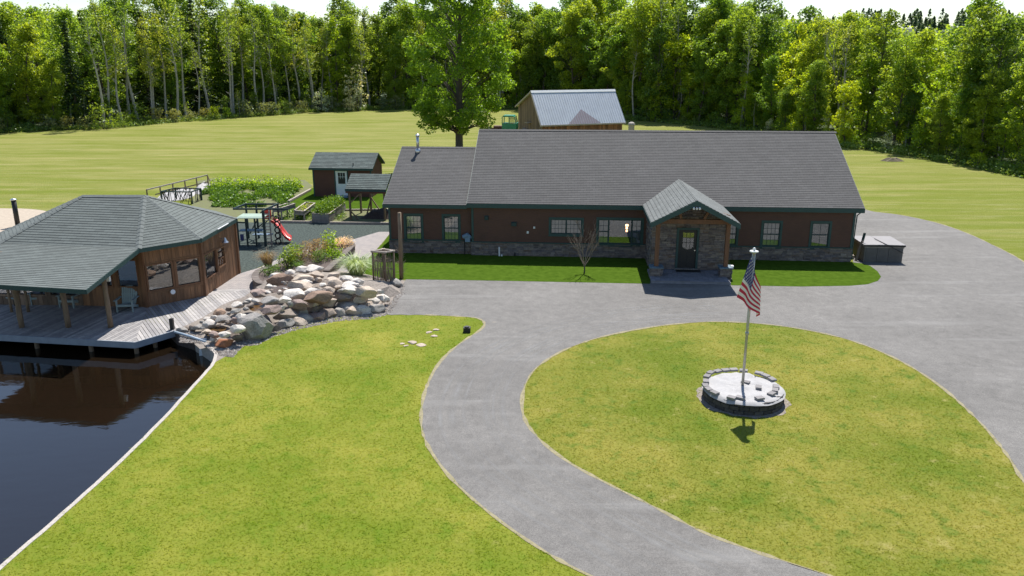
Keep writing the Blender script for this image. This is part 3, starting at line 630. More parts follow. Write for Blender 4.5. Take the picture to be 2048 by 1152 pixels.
# saplings of the understorey between the edge trees
for _ in range(120):
    p, nrm = at_edge(rd.uniform(0, TOT)); q = p + p.normalized()*rd.uniform(.5, 6); px, py = proj((q.x, q.y, 0))
    if px < -60 or px > 2110 or 1060 < px < 1240: continue
    k = rd.choice(('lime','poplar','maple','dark','slim') if px > 900 else ('slim','poplar','aspen','dark','lime')); v = TREES[k][rd.randrange(len(TREES[k]))]
    forest.append((px, 5, k, v, q, (rd.uniform(4.0, 8.0) if px > 900 else rd.uniform(2.5, 5.0))/v[2], rd.uniform(0, 6.28)))
names = dict(maple=('maple_tree','leafy green maple tree'), tallmaple=('maple_tree','tall maple tree'), lime=('young_tree','bright yellow-green young tree'), aspen=('aspen_tree','thin-trunked pale aspen'), slim=('aspen_tree','very slender aspen'), dark=('broadleaf_tree','dark broadleaf tree'), poplar=('poplar_tree','narrow light green poplar'), conifer=('conifer_tree','dark conifer'), bare=('birch_tree','nearly leafless pale birch'))
def zone(px): return 'behind the left field' if px < 420 else 'left of the lawn tree' if px < 900 else 'behind the old barn' if px < 1290 else 'above the house ridge' if px < 1690 else 'beside the right field'
rowname = ['front row of wood', 'second row of wood', 'third row of wood', 'fourth row of wood', 'rear row of wood', 'low understorey of wood']
ORD = ['1st','2nd','3rd'] + [f'{i}th' for i in range(4, 60)]
cnt = {}
for px, row, k, v, q, sc, rz in sorted(forest, key=lambda f: f[0]):
    key = (k, row, zone(px)); cnt[key] = cnt.get(key, 0) + 1
    t = plant(names[k][0], 'tree', ('trunk', 'crown'), v, q.x, q.y, sc, rz, 'trees of the wood round the field')
    t['label'] = f'{names[k][1]}, {ORD[cnt[key]-1]} from left, {rowname[row]}, {zone(px)}'
# shrubs along the foot of the wood
sh = []; s = 1.0
while s < TOT:
    p, nrm = at_edge(s); q = p + nrm*rd.uniform(-1.0, 1.0); px, py = proj((q.x, q.y, 0)); left = px < 900; s += rd.uniform(1.8, 3.6)
    if px < -60 or px > 2110 or 1060 < px < 1250: continue
    k = rd.choice(('shrub','shrub','shrub','shrub','darkshrub','limeshrub')) if left else rd.choice(('darkshrub','limeshrub','shrub','limeshrub','darkshrub'))
    f = 1.0 if left else .62
    if any(abs(px-c) < 9 for c in (645, 716)): k = 'silver'; f = 1.9
    if any(abs(px-c) < 14 for c in (1535, 1775)): k = 'silver'; f = .6
    sh.append((px, k, q, f*rd.uniform(.75, 1.3), rd.uniform(0, 6)))
for px_, py_, f_ in ((643, 223, 1.15), (655, 223, .8), (716, 221, 1.3), (700, 222, .8), (1536, 266, .5)):
    q_ = g(px_, py_); sh.append((px_, 'silver', q_.xy - q_.xy.normalized()*1.0, f_, 0.5+px_))
nm2 = dict(shrub=('willow_shrub','grey-green willow shrub'), silver=('flowering_shrub','silver white flowering shrub'), limeshrub=('green_shrub','bright green low shrub'), darkshrub=('dark_shrub','dark green bushy shrub'))
cnt = {}
for px, k, q, f, rz in sorted(sh, key=lambda f: f[0]):
    key = (k, zone(px)); cnt[key] = cnt.get(key, 0) + 1; v = SHR[k][rd.randrange(len(SHR[k]))]
    t = plant(nm2[k][0], 'shrub', ('stem', 'foliage'), v, q.x, q.y, f, rz, 'shrubs at the foot of the wood')
    t['label'] = f'{nm2[k][1]}, {ORD[cnt[key]-1]} from left, wood edge {zone(px)}'
# undergrowth strip: nobody could count it
rs = np.random.RandomState(5); C = []
for _ in range(2600):
    p, nrm = at_edge(rd.uniform(0, TOT)); q = p + nrm*rd.uniform(-1.1, 3.0); px, py = proj((q.x, q.y, 0))
    if -60 < px < 2110: C.append(np.array([q.x, q.y, 0.25]) + rs.normal(size=(26, 3))*np.array([.5, .5, .22]))
me = leaf_mesh('undergrowth', np.concatenate(C), .26, rs, .5, LM['herb']); o = inst('undergrowth', me); tag(o, 'low bright weeds along the foot of the wood', 'undergrowth', kind='stuff')
# forest beyond: reads as one mass
C = []; Cc = []
for _ in range(900):
    s_ = rd.uniform(0, TOT); p, nrm = at_edge(s_); d_ = rd.uniform(20, 60); q = p + p.normalized()*d_
    if q.y < 20: continue
    px, py = proj((q.x, q.y, 0))
    if px < -150 or px > 2250: continue
    top = 34 + 14*math.sin(px*.017+2) + (14 if px > 1560 else 0); H_ = (CH + (111-top)/1600*q.y)*rd.uniform(.85, 1.0); R_ = rd.uniform(2.5, 4)
    for k in range(15):
        f = rd.random()**.8; a = rd.uniform(0, 6.28); rr = R_*rd.uniform(.2, 1)*math.sin(math.pi*(f*.8+.18)); c = np.array([q.x+math.cos(a)*rr, q.y+math.sin(a)*rr, H_*(.05+.93*f)])
        C.append(c + rs.normal(size=(48, 3))*np.array([.8, .8, .6]))
me = leaf_mesh('distant_wood', np.concatenate(C), .5, rs, .4, LM['maple']); tag(inst('distant_wood', me), 'deep green wood behind the edge trees', 'wood', kind='stuff')
C = []
for _ in range(420):
    x = rd.uniform(30, 330); y = rd.uniform(300, 470); i = max(0, min(1, (x-20)/140)); hz = 26*math.sin(min(1, ((y-230)/35)/7)*math.pi/2)*(0.15+0.85*i)
    H_ = rd.uniform(2.5, 9); n_ = 110; f = rs.uniform(0, 1, n_); a = rs.uniform(0, 6.28, n_); rr = (1-f)**.8*H_*.34*rs.uniform(.3, 1, n_)
    C.append(np.stack([x+np.cos(a)*rr, y+np.sin(a)*rr, hz + f*H_], 1))
me = leaf_mesh('hill_wood', np.concatenate(C), 1.3, rs, .5, LM['farfir']); tag(inst('hill_wood', me), 'dark conifers on the far hill above the right trees', 'wood', kind='stuff')

# the tall tree standing alone on the field
def lawn_tree():
    rd = random.Random(5); rs = np.random.RandomState(5); base = g(919, 334); t = thing('lawn_tree', 'tall spreading broadleaf tree alone on the field behind the house wing', 'tree', base)
    Mx = Matrix.Translation(base); tb = MB(Mx); cen, rad = [], []
    tb.tube([(0,0,0),(0,0,.25),(.02,0,3),(.1,.05,7),(.2,0,11),(.3,.1,15),(.3,0,19)], [.52,.40,.36,.30,.22,.13,.04], 12)
    for i in range(230):
        f = rd.random()**.9; z = 4.3 + f*15.8; prof = (math.sin(math.pi*min(1, f*.78+.20)))**.55; a = rd.uniform(0, 6.28); rr = 4.9*prof*(.35+.65*rd.random()**.5)*(1 + .16*math.sin(a*3+1) + .12*math.sin(a*5+z*.5))
        c = Vector((.1+math.cos(a)*rr, math.sin(a)*rr, z)); cen.append(tuple(c)); rad.append(rd.uniform(.5, 1.05))
        if i % 3 == 0: z1 = max(2.9, z-rr*.9); a0 = Vector((.1, 0, z1)); tb.tube([a0, a0.lerp(c, .5)+Vector((0,0,.3)), c], [.09*(1-f*.6), .04, .015], 5, False)
    for a, rr, z in ((3.3, 3.6, 2.9), (3.0, 2.9, 2.2), (0.1, 2.6, 2.5), (4.7, 2.9, 3.3), (3.9, 3.4, 3.5), (5.5, 3.3, 3.4), (2.2, 2.8, 3.4), (1.2, 3.0, 3.4), (4.4, 3.9, 4.4), (5.2, 3.8, 4.5), (6.1, 3.2, 3.2), (4.2, 2.5, 2.7), (5.0, 2.0, 2.4), (3.6, 3.9, 4.2), (0.3, 3.7, 4.3)):
        c = (math.cos(a)*rr, math.sin(a)*rr, z+1.3); cen += [c, (c[0]*.8, c[1]*.8, c[2]+.5)]; rad += [.6, .7]; tb.tube([(0,0,3.4), (c[0]*.5, c[1]*.5, 4.0), c], [.1,.06,.02], 5, False)
    tb.build('trunk', M['bark'], t, True)
    L = clumps(rs, cen, rad, 250) ; me = leaf_mesh('crown', L, .25, rs, .35, LM['big']); inst('crown', me, t)
lawn_tree()

# ------------------------------------------------------------------ the house
YAW = math.radians(-4.22); HO = Vector((-2.2, 43.0, 0)); HM = Matrix.Translation(HO) @ Matrix.Rotation(YAW, 4, 'Z')
def HP(u, v, z): return HM @ Vector((u, v, z))
def hpix(px, py, v=0.0):
    """photo pixel -> (u, z) on the house plane v"""
    d = HM.to_3x3().inverted() @ ray(px, py); o_ = HM.inverted() @ Vector((0, 0, CH)); t = (v - o_.y)/d.y
    return o_.x + d.x*t, o_.z + d.z*t
def slope_roof(mb, eL, eR, rL, rR, step=0.2, t=0.022):
    """stepped roof over the quad eave-left, eave-right, ridge-right, ridge-left (world points)"""
    eu = (eR-eL).normalized(); n = eu.cross(rL-eL).normalized(); es = n.cross(eu).normalized()
    mb.courses(eL, eu, es, [((p-eL).dot(eu), (p-eL).dot(es)) for p in (eL, eR, rR, rL)], step, t)
def hexroof(mb, pts, step, t):
    O = pts[0]; eu = (pts[1]-pts[0]).normalized(); n = eu.cross(pts[-1]-O).normalized(); es = n.cross(eu).normalized()
    mb.courses(O, eu, es, [((p-O).dot(eu), (p-O).dot(es)) for p in pts], step, t)
def siding(mb, F, u0, u1, z0, z1, openings, step=0.115, t=0.012):
    """lap boards on frame F (x along the wall, z up, outward -y)"""
    z = z0
    while z < z1-1e-4:
        zz = min(z+step, z1); segs = [(u0, u1)]
        for a, b_, c, d in openings:
            if c < (z+zz)/2 < d:
                ns = []
                for p, q in segs:
                    if b_ <= p or a >= q: ns.append((p, q))
                    else:
                        if a > p: ns.append((p, a))
                        if b_ < q: ns.append((b_, q))
                segs = ns
        for p, q in segs:
            mb.add([(p, -t, z), (q, -t, z), (q, 0, zz), (p, 0, zz), (p, 0, z), (q, 0, z)], [(0,1,2,3), (4,5,1,0)], F)
        z = zz
def ledge(name, F, u0, u1, z0, z1, parent, seed, openings=(), slope=None, tint_m=None, rowh=(0.055, 0.11)):
    """stacked ledge stones; frame F, faces -y"""
    r = random.Random(seed); V = []; T = []; z = z0; R3 = F
    inv = wm(parent).inverted()
    def bx(x0, x1, y0, a, c):
        j = .004; P = [(x0,y0,a),(x1,y0+r.uniform(-.01,.01),a),(x1,y0,c),(x0,y0+r.uniform(-.01,.01),c),(x0,.02,a),(x1,.02,a),(x1,.02,c),(x0,.02,c)]
        P = [inv @ (R3 @ Vector(p)) for p in P]; 
        for f in ((0,1,2,3),(3,2,6,7),(4,5,1,0),(1,5,6,2),(4,0,3,7)): V.extend([tuple(P[i]) for i in f])
        T.extend([r.random()]*20)
    while z < z1-.01:
        h = min(r.uniform(*rowh), z1-z); x = u0 + (r.uniform(-.2, 0))
        while x < u1:
            w = r.uniform(.14, .48); a, c = max(x, u0), min(x+w, u1); ok = c-a > .03
            for o_ in openings:
                if z+h/2 > o_[2] and z+h/2 < o_[3]:
                    if a < o_[1] and c > o_[0]:
                        if a < o_[0]: c = o_[0]
                        elif c > o_[1]: a = o_[1]
                        else: ok = False
            if slope and ok:
                top = min(slope(a), slope(c)) 
                if z+h > top: ok = False
            if ok and c-a > .02: bx(a+.004, c-.004, -r.uniform(.015, .065), z+.003, z+h-.003)
            x += w
        z += h
    me = quads(name, np.array(V), np.array(T), tint_m or M['ledge']); o_ = bpy.data.objects.new(name, me); COL.objects.link(o_); o_.parent = parent; o_['kind'] = 'stuff'; return o_
def window(F, u0, u1, z0, z1, parent, panes, trim=0.10, grid=(4, 2), sash=True, blind=True, glass='glass', nogrid=False):
    """F frame of the wall; trim rectangle u0..u1, z0..z1; panes: list of (a0,a1) fractions"""
    w = MB(F)
    for (a, c, d, e) in ((u0, u1, z1-trim, z1), (u0, u1, z0, z0+trim), (u0, u0+trim, z0+trim, z1-trim), (u1-trim, u1, z0+trim, z1-trim)): w.box(a, -.035, d, c, .05, e)
    w.box(u0-.03, -.06, z0-.03, u1+.03, .05, z0)
    fr = w.build('window', M['green'], parent)
    iu0, iu1, iz0, iz1 = u0+trim, u1-trim, z0+trim, z1-trim; s = MB(F); gl = MB(F); mu = MB(F); bl = MB(F); fw = .045
    for (f0, f1, g_, split) in panes:
        a, c = iu0+(iu1-iu0)*f0, iu0+(iu1-iu0)*f1
        for q in ((a, a+fw, iz0, iz1), (c-fw, c, iz0, iz1), (a+fw, c-fw, iz0, iz0+fw), (a+fw, c-fw, iz1-fw, iz1)): s.box(q[0], .0, q[2], q[1], .06, q[3])
        zs = [(iz0+fw, iz1-fw)]
        if split:
            zm = (iz0+iz1)/2; s.box(a+fw, -.005, zm-.025, c-fw, .06, zm+.025); zs = [(iz0+fw, zm-.025), (zm+.025, iz1-fw)]
        for (p, q) in zs:
            G = MB(F); G.quad((a+fw,.035,p),(c-fw,.035,p),(c-fw,.035,q),(a+fw,.035,q)); G.build('pane', M['clear' if (glass == 'clear' and not g_) else 'glass'], fr)
            if g_:
                for k in range(1, g_[0]): x = a+fw+(c-a-2*fw)*k/g_[0]; mu.box(x-.008, .022, p, x+.008, .034, q)
                for k in range(1, g_[1]): z = p+(q-p)*k/g_[1]; mu.box(a+fw, .023, z-.008, c-fw, .0335, z+.008)
        if blind and g_: bl.quad((a, .11, iz0), (c, .11, iz0), (c, .11, iz1), (a, .11, iz1))
    s.build('sash', M['darkgreen'], fr)
    if mu.v: mu.build('muntin', M['darkgreen'], fr)
    if bl.v: bl.build('blind', M['blind'], fr)
    return fr

house = thing('ranch_house', 'long brown ranch house with green trim, stone base and grey shingle roof', 'house', HO)
ML, ZE, OV, OR_, OL_, VR, ZR = 20.34, 2.94, .27, .33, .22, 6.05, 6.31
WA, REC, ZW, OVW, OLW, VRW, ZRW = -4.64, .25, 2.82, .43, .21, 5.42, 5.31
b = MB()
slope_roof(b, HP(-OL_,-OV,ZE), HP(ML+OR_,-OV,ZE), HP(-OL_,VR,ZR), HP(ML+OR_,VR,ZR), 0.155, .011)
slope_roof(b, HP(ML+OR_,2*VR+OV,ZE), HP(-OL_,2*VR+OV,ZE), HP(ML+OR_,VR,ZR), HP(-OL_,VR,ZR), 0.19)
roof = b.build('main_roof', M['shingle'], house)
# roof body (thickness) and trims
def rbody(u0, u1, ve, vr, ze, zr, vb, d=0.16):
    k = MB(HM); P = []
    for u in (u0, u1):
        P += [(u, ve, ze-.004), (u, vr, zr-.004), (u, vb, ze-.004), (u, ve, ze-d), (u, vr, zr-d), (u, vb, ze-d)]
    k.add(P, [(0,6,7,1),(1,7,8,2),(3,4,10,9),(4,5,11,10),(0,1,4,3),(1,2,5,4),(6,9,10,7),(7,10,11,8),(0,3,9,6),(2,8,11,5)]); return k
rbody(-OL_, ML+OR_, -OV, VR, ZE, ZR, 2*VR+OV).build('roof_deck', M['darkgreen'], house)
k = MB(HM); k.box(-OL_-.02, -OV-.025, ZE-.24, ML+OR_+.02, -OV-.001, ZE-.015)
k.box(-OL_+.02, -OV, ZE-.235, ML+OR_, .0, ZE-.215); k.build('eave_board', M['green'], house)
for u in (-OL_-.025, ML+OR_+.002):
    k = MB(HM); k.add([(u,-OV-.02,ZE-.22),(u,VR,ZR-.21),(u,VR,ZR-.01),(u,-OV-.02,ZE-.02),(u+.022,-OV-.02,ZE-.22),(u+.022,VR,ZR-.21),(u+.022,VR,ZR-.01),(u+.022,-OV-.02,ZE-.02)], [(0,1,2,3),(7,6,5,4),(0,4,5,1),(3,2,6,7),(1,5,6,2),(0,3,7,4)]); k.build('rake_board', M['green'], house)
k = MB(HM)
for sg in (-1, 1):
    u = -OL_
    while u < ML+OR_-.02:
        k.add([(u,VR,ZR+.035),(u+.3,VR,ZR+.028),(u+.3,VR+sg*.16,ZR-.052),(u,VR+sg*.16,ZR-.045)], [(0,1,2,3) if sg < 0 else (3,2,1,0)]); u += .3
cap_m = mat('ridge_cap_shingle', (0.085,0.082,0.08), .9, 9, .2); k.build('ridge_cap', cap_m, house)
b = MB(); slope_roof(b, HP(WA-OLW,REC-OVW,ZW), HP(-.001,REC-OVW,ZW), HP(WA-OLW,VRW,ZRW), HP(-.001,VRW,ZRW), 0.155, .011)
slope_roof(b, HP(-.001,2*VRW-REC+OVW,ZW), HP(WA-OLW,2*VRW-REC+OVW,ZW), HP(-.001,VRW,ZRW), HP(WA-OLW,VRW,ZRW), 0.19); b.build('wing_roof', M['shingle'], house)
rbody(WA-OLW, -.003, REC-OVW, VRW, ZW, ZRW, 2*VRW-REC+OVW).build('wing_roof_deck', M['darkgreen'], house)
k = MB(HM); k.box(WA-OLW-.02, REC-OVW-.025, ZW-.20, -OL_-.03, REC-OVW-.001, ZW-.015); k.box(WA-OLW, REC-OVW, ZW-.20, -OL_-.03, REC, ZW-.18)
u = WA-OLW-.025; k.add([(u,REC-OVW-.02,ZW-.2),(u,VRW,ZRW-.2),(u,VRW,ZRW-.01),(u,REC-OVW-.02,ZW-.02),(u+.022,REC-OVW-.02,ZW-.2),(u+.022,VRW,ZRW-.2),(u+.022,VRW,ZRW-.01),(u+.022,REC-OVW-.02,ZW-.02)], [(0,1,2,3),(7,6,5,4),(0,4,5,1),(3,2,6,7),(1,5,6,2),(0,3,7,4)])
k.build('wing_eave_board', M['green'], house)
k = MB(HM)
for sg in (-1, 1):
    u = WA-OLW
    while u < -.35: k.add([(u,VRW,ZRW+.035),(u+.3,VRW,ZRW+.028),(u+.3,VRW+sg*.16,ZRW-.045),(u,VRW+sg*.16,ZRW-.038)], [(0,1,2,3) if sg < 0 else (3,2,1,0)]); u += .3
k.build('wing_ridge_cap', cap_m, house)
# openings on the front from the photograph
def rect(x0, y0, x1, y1, v=0.0):
    a = hpix((x0+x1)/2, y1, v); c = hpix((x0+x1)/2, y0, v); um = (y0+y1)/2; return hpix(x0, um, v)[0], hpix(x1, um, v)[0], a[1], c[1]
wr = [rect(808,427,847,483.5,REC), rect(884,428,921.5,484.5,REC)]
mr = [rect(1097.5,434.8,1167.5,471.7), rect(1192,435,1287,492), rect(1441,443,1477,493), rect(1521,441,1563.5,496), rect(1618.6,442,1661.6,497.6)]
BASE_H = .78
F0 = HM; FW = HM @ Matrix.Translation((0, REC, 0))
b = MB(); siding(b, F0, 0, ML, BASE_H, ZE-.18, [(r[0]+.05, r[1]-.05, r[2]+.05, r[3]-.05) for r in mr])
siding(b, FW, WA, -.0, BASE_H, ZW-.16, [(r[0]+.05, r[1]-.05, r[2]+.05, r[3]-.05) for r in wr]); b.build('front_siding', M['siding'], house)
# side and back walls
FR = HM @ Matrix.Translation((ML, 0, 0)) @ Matrix.Rotation(math.pi/2, 4, 'Z'); FL = HM @ Matrix.Translation((WA, 2*VRW-REC, 0)) @ Matrix.Rotation(-math.pi/2, 4, 'Z'); FB = HM @ Matrix.Translation((ML, 2*VR, 0)) @ Matrix.Rotation(math.pi, 4, 'Z')
b = MB(); siding(b, FR, 0, 2*VR, .0, ZE-.16, []); b.add([(0,0,ZE-.16),(2*VR,0,ZE-.16),(VR,0,ZR-.2)], [(0,1,2)], FR); siding(b, FL, 0, 2*(VRW-REC), 0, ZW-.16, []); b.add([(0,0,ZW-.16),(2*(VRW-REC),0,ZW-.16),(VRW-REC,0,ZRW-.2)], [(0,1,2)], FL)
b.add([(0,0,ZE-.16),(2*VR,0,ZE-.16),(VR,0,ZR-.2)], [(0,2,1)], HM @ Matrix.Translation((-.004,0,0)) @ Matrix.Rotation(math.pi/2, 4, 'Z'))
siding(b, FB, 0, ML-WA, 0, ZE-.18, []); b.build('side_siding', M['siding'], house)
# inside: floor and room partition, dark
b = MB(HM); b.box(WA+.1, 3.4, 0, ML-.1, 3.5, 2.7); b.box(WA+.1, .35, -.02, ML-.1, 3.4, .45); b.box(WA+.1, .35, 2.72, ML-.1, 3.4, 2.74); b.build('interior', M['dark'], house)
# stone base, sill band, corner boards
b = MB(HM); b.box(-.02, 0, 0, ML+.02, .15, BASE_H); b.box(WA-.02, REC, 0, -.02, REC+.15, BASE_H); b.build('base_wall', M['dark'], house)
ledge('base_stones', F0, -.03, ML+.04, 0, BASE_H-.04, house, 3); ledge('wing_base_stones', FW, WA-.04, -.03, 0, BASE_H-.04, house, 4)
ledge('side_base_stones', HM @ Matrix.Translation((-.02, REC, 0)) @ Matrix.Rotation(-math.pi/2, 4, 'Z'), 0, REC, 0, BASE_H-.04, house, 5)
b = MB(HM); b.box(-.05, -.085, BASE_H-.04, ML+.05, .0, BASE_H+.01); b.box(WA-.05, REC-.085, BASE_H-.04, -.052, REC, BASE_H+.01); b.build('sill_band', M['green'], house)
for (u, v, z1) in ((-.015, 0, ZE-.2), (ML-.10, 0, ZE-.2), (WA-.02, REC, ZW-.18)):
    k = MB(HM); k.box(u, v-.03, BASE_H+.012, u+.115, v+.1, z1); k.build('corner_board', M['green'], house)
for r in wr: window(FW, *r, house, [(0, 1, (4, 2), True)], .11)
window(F0, *mr[0], house, [(0, .5, (4, 3), False), (.5, 1, (4, 3), False)], .11)
window(F0, *mr[1], house, [(0, .24, (2, 2), True), (.24, .78, None, False), (.78, 1, (2, 2), True)], .12, glass='clear')
window(F0, *mr[2], house, [(0, 1, (4, 2), True)], .11); window(F0, *mr[3], house, [(0, 1, (4, 2), True)], .11); window(F0, *mr[4], house, [(0, 1, (2, 1), True)], .11, blind=False)
# pendant lamp seen through the picture window
pu, pz = hpix(1253.5, 457, 1.4)
lamp = MB(HM); 
for i, (dz, r_) in enumerate(((.18, .085), (.02, .055), (-.14, .05))): lamp.tube([(pu, 1.4, pz+dz-.05), (pu, 1.4, pz+dz+.05)], r_, 8)
la = thing('pendant_lamp', 'small lit pendant lamps glowing behind the picture window', 'lamp', HP(pu, 1.4, pz)); lamp.build('lamp_shade', M['orange'], la); k = MB(HM); k.tube([(pu,1.4,pz+.2),(pu,1.4,2.7)], .008, 5); k.build('cord', M['black'], la)
# wall fittings
def fit(name, px, py, w, h, d, m, v=0.0):
    u, z = hpix(px, py, v); k = MB(HM); k.box(u-w/2, v-d, z-h/2, u+w/2, v-.013, z+h/2); k.box(u-w/2-.03, v-.03, z-h/2-.03, u+w/2+.03, v-.012, z+h/2+.03); return k.build(name, m, house)
fit('wall_vent', 973, 435.5, .16, .2, .12, M['darkgreen']); fit('wall_vent', 1028, 448, .24, .2, .13, M['darkgreen'])
fit('wall_outlet', 1055.5, 464.5, .05, .07, .03, M['white']); fit('wall_outlet', 1068.5, 455, .04, .05, .03, M['white'])
def pipe(px, y0, y1, r, m, name='drain_pipe'):
    u, zt = hpix(px, y0, -.14); k = MB(HM); k.tube([(u,-.14,0),(u,-.14,zt)], r, 8); k.build(name, m, house)
pipe(998.5, 494, 515, .045, M['white']); pipe(1003.5, 509, 515, .05, M['white']); pipe(1029.5, 505, 515, .03, M['black'])
# gas meter, on its own by the wall
u, z = hpix(936, 478, 0); gm_ = thing('gas_meter', 'blue-grey gas meter hanging on the wall beside the wing corner', 'gas meter', HP(u, -.05, 0)); k = MB(HM)
k.box(u-.16, REC-.32, z-.16, u+.12, REC-.1, z+.16); k.tube([(u-.28,REC-.2,z+.1),(u-.05,REC-.22,z+.2),(u+.2,REC-.15,z+.05)], [.11,.15,.08], 10); k.build('meter_body', M['bluegrey'], gm_); k = MB(HM); k.tube([(u-.2,REC-.2,0),(u-.2,REC-.2,z-.05)], .03, 6); k.tube([(u+.18,REC-.15,z-.3),(u+.2,REC-.15,z+.12)], .05, 8); k.build('pipe', M['black'], gm_)
# stove pipe on the wing roof
def on_roof(px, py, v0, z0, v1, z1):
    lo, hi = v0, v1
    for _ in range(40):
        m_ = (lo+hi)/2; u_, z_ = hpix(px, py, m_)
        if z_ > z0+(z1-z0)*(m_-v0)/(v1-v0): lo = m_
        else: hi = m_
    return hpix(px, py, lo)[0], lo, hpix(px, py, lo)[1]
u, v, z = on_roof(836, 304, REC-OVW, ZW, VRW, ZRW)
st = thing('stove_pipe', 'shiny metal stove pipe standing on the wing roof', 'chimney', HP(u, v, z-.05)); k = MB(HM @ Matrix.Translation((u, v, z)))
k.tube([(0,0,-.15),(0,0,.12),(0,0,.2)], [.17,.16,.11], 12); k.build('flashing', M['steel'], st, True); k = MB(HM @ Matrix.Translation((u, v, z))); k.tube([(0,0,.15),(0,0,.93)], .085, 12); k.build('flue', M['steel'], st, True)
k = MB(HM @ Matrix.Translation((u, v, z))); k.tube([(0,0,.93),(0,0,.98),(0,0,1.0),(0,0,1.06)], [.12,.14,.13,.05], 12); k.build('cap', M['chrome'], st, True)

k = MB(HM); k.tube([(ML+.20,-.2,ZE-.22),(ML+.09,.02,ZE-.42),(ML+.07,.06,.75),(ML+.10,.06,.1)], .035, 6); k.build('downspout', M['green'], house)
p = g(1784, 322); k = MB(); n_ = 14
k.add([(p.x+math.cos(i*6.283/n_)*1.1*(1+.2*math.sin(i*3)), p.y+math.sin(i*6.283/n_)*.7, .01) for i in range(n_)] + [(p.x+math.cos(i*6.283/n_)*.5, p.y+math.sin(i*6.283/n_)*.3, .32+.06*math.sin(i*2)) for i in range(n_)], [(i, (i+1) % n_, (i+1) % n_+n_, i+n_) for i in range(n_)] + [tuple(range(n_, 2*n_))])
tag(k.build('brush_heap', mat('dry_brush', (.17,.14,.09), .95, 4, .5, bmp=1.0)), 'small grey-brown heap of cuttings on the field right of the house', 'heap')

# ------------------------------------------------------------------ the porch (part of the house)
VF = -4.55; inv = HM.inverted()
q = inv @ g(1302.8, 445.4, 2.98); q2 = inv @ g(1480, 447.6, 2.98); VF = (q.y+q2.y)/2; PU0, PU1 = q.x, q2.x; PM = (PU0+PU1)/2; PZ, PZR = 2.98, 4.06
vtop = -OV + (PZR-ZE)/(ZR-ZE)*(VR+OV)
b = MB(); hexroof(b, [HP(PU0,-OV,PZ), HP(PU0,VF,PZ), HP(PM,VF,PZR), HP(PM,vtop,PZR)], .19, .02)
hexroof(b, [HP(PU1,VF,PZ), HP(PU1,-OV,PZ), HP(PM,vtop,PZR), HP(PM,VF,PZR)], .19, .02); b.build('porch_roof', M['shingle_p'], house)
k = MB(HM)
for U, sg in ((PU0, 1), (PU1, -1)):
    e = [(U,VF+.02,PZ-.004),(PM,VF+.02,PZR-.004),(PM,-.1,PZR-.004),(U,-.1,PZ-.004)]; k.add(e + [(x,y,z-.13) for x,y,z in e], [(0,1,2,3),(7,6,5,4),(0,4,5,1),(1,5,6,2),(2,6,7,3),(3,7,4,0)])
k.build('porch_roof_deck', M['wood'], house)
for U, sg in ((PU0, -1), (PU1, 1)):
    k = MB(HM); w = .24; k.add([(U+sg*.03,VF-.04,PZ-.26),(PM,VF-.04,PZR-.26),(PM,VF-.04,PZR-.005),(U+sg*.03,VF-.04,PZ-.02),(U+sg*.03,VF,PZ-.26),(PM,VF,PZR-.26),(PM,VF,PZR-.005),(U+sg*.03,VF,PZ-.02)], [(0,1,2,3),(7,6,5,4),(0,4,5,1),(3,2,6,7),(1,5,6,2),(0,3,7,4)])
    k.box(min(U, U+sg*.03), VF, PZ-.2, max(U, U+sg*.03), -OV-.03, PZ-.01); k.build('porch_rake_board', M['green'], house)
q = inv @ g(1301, 537, .15); VV = q.y; VU0 = q.x; VU1 = (inv @ g(1447, 537, .15)).x        # the stone vestibule
dz0 = .15
dl = [hpix(1351.6, 500, VV)[0], hpix(1396.5, 500, VV)[0]]; dtop = hpix(1374, 455, VV)[1]
FV = HM @ Matrix.Translation((0, VV, 0)); gab = lambda u_: PZR-.15-abs(u_-PM)*(PZR-PZ)/(PM-PU0)
ledge('vestibule_stones', FV, VU0, VU1, dz0, 3.95, house, 8, [(dl[0], dl[1], 0, dtop)], gab)
FVL = HM @ Matrix.Translation((VU0, -.0, 0)) @ Matrix.Rotation(-math.pi/2, 4, 'Z'); ledge('vestibule_side_stones', FVL, 0, -VV, 0, PZ-.1, house, 9)
FVR = HM @ Matrix.Translation((VU1, VV, 0)) @ Matrix.Rotation(math.pi/2, 4, 'Z'); ledge('vestibule_side_stones', FVR, 0, -VV, 0, PZ-.1, house, 10)
k = MB(HM); k.add([(VU0+.02,VV+.02,0),(dl[0],VV+.02,0),(dl[0],VV+.02,dtop),(dl[1],VV+.02,dtop),(dl[1],VV+.02,0),(VU1-.02,VV+.02,0),(VU1-.02,VV+.02,gab(VU1)),(PM,VV+.02,gab(PM)),(VU0+.02,VV+.02,gab(VU0))], [(0,1,2,8),(4,5,6,3),(8,2,3,6,7)])
k.box(VU0+.02, VV+.03, 0, VU0+.06, -.02, PZ-.1); k.box(VU1-.06, VV+.03, 0, VU1-.02, -.02, PZ-.1); k.build('vestibule_wall', M['dark'], house)
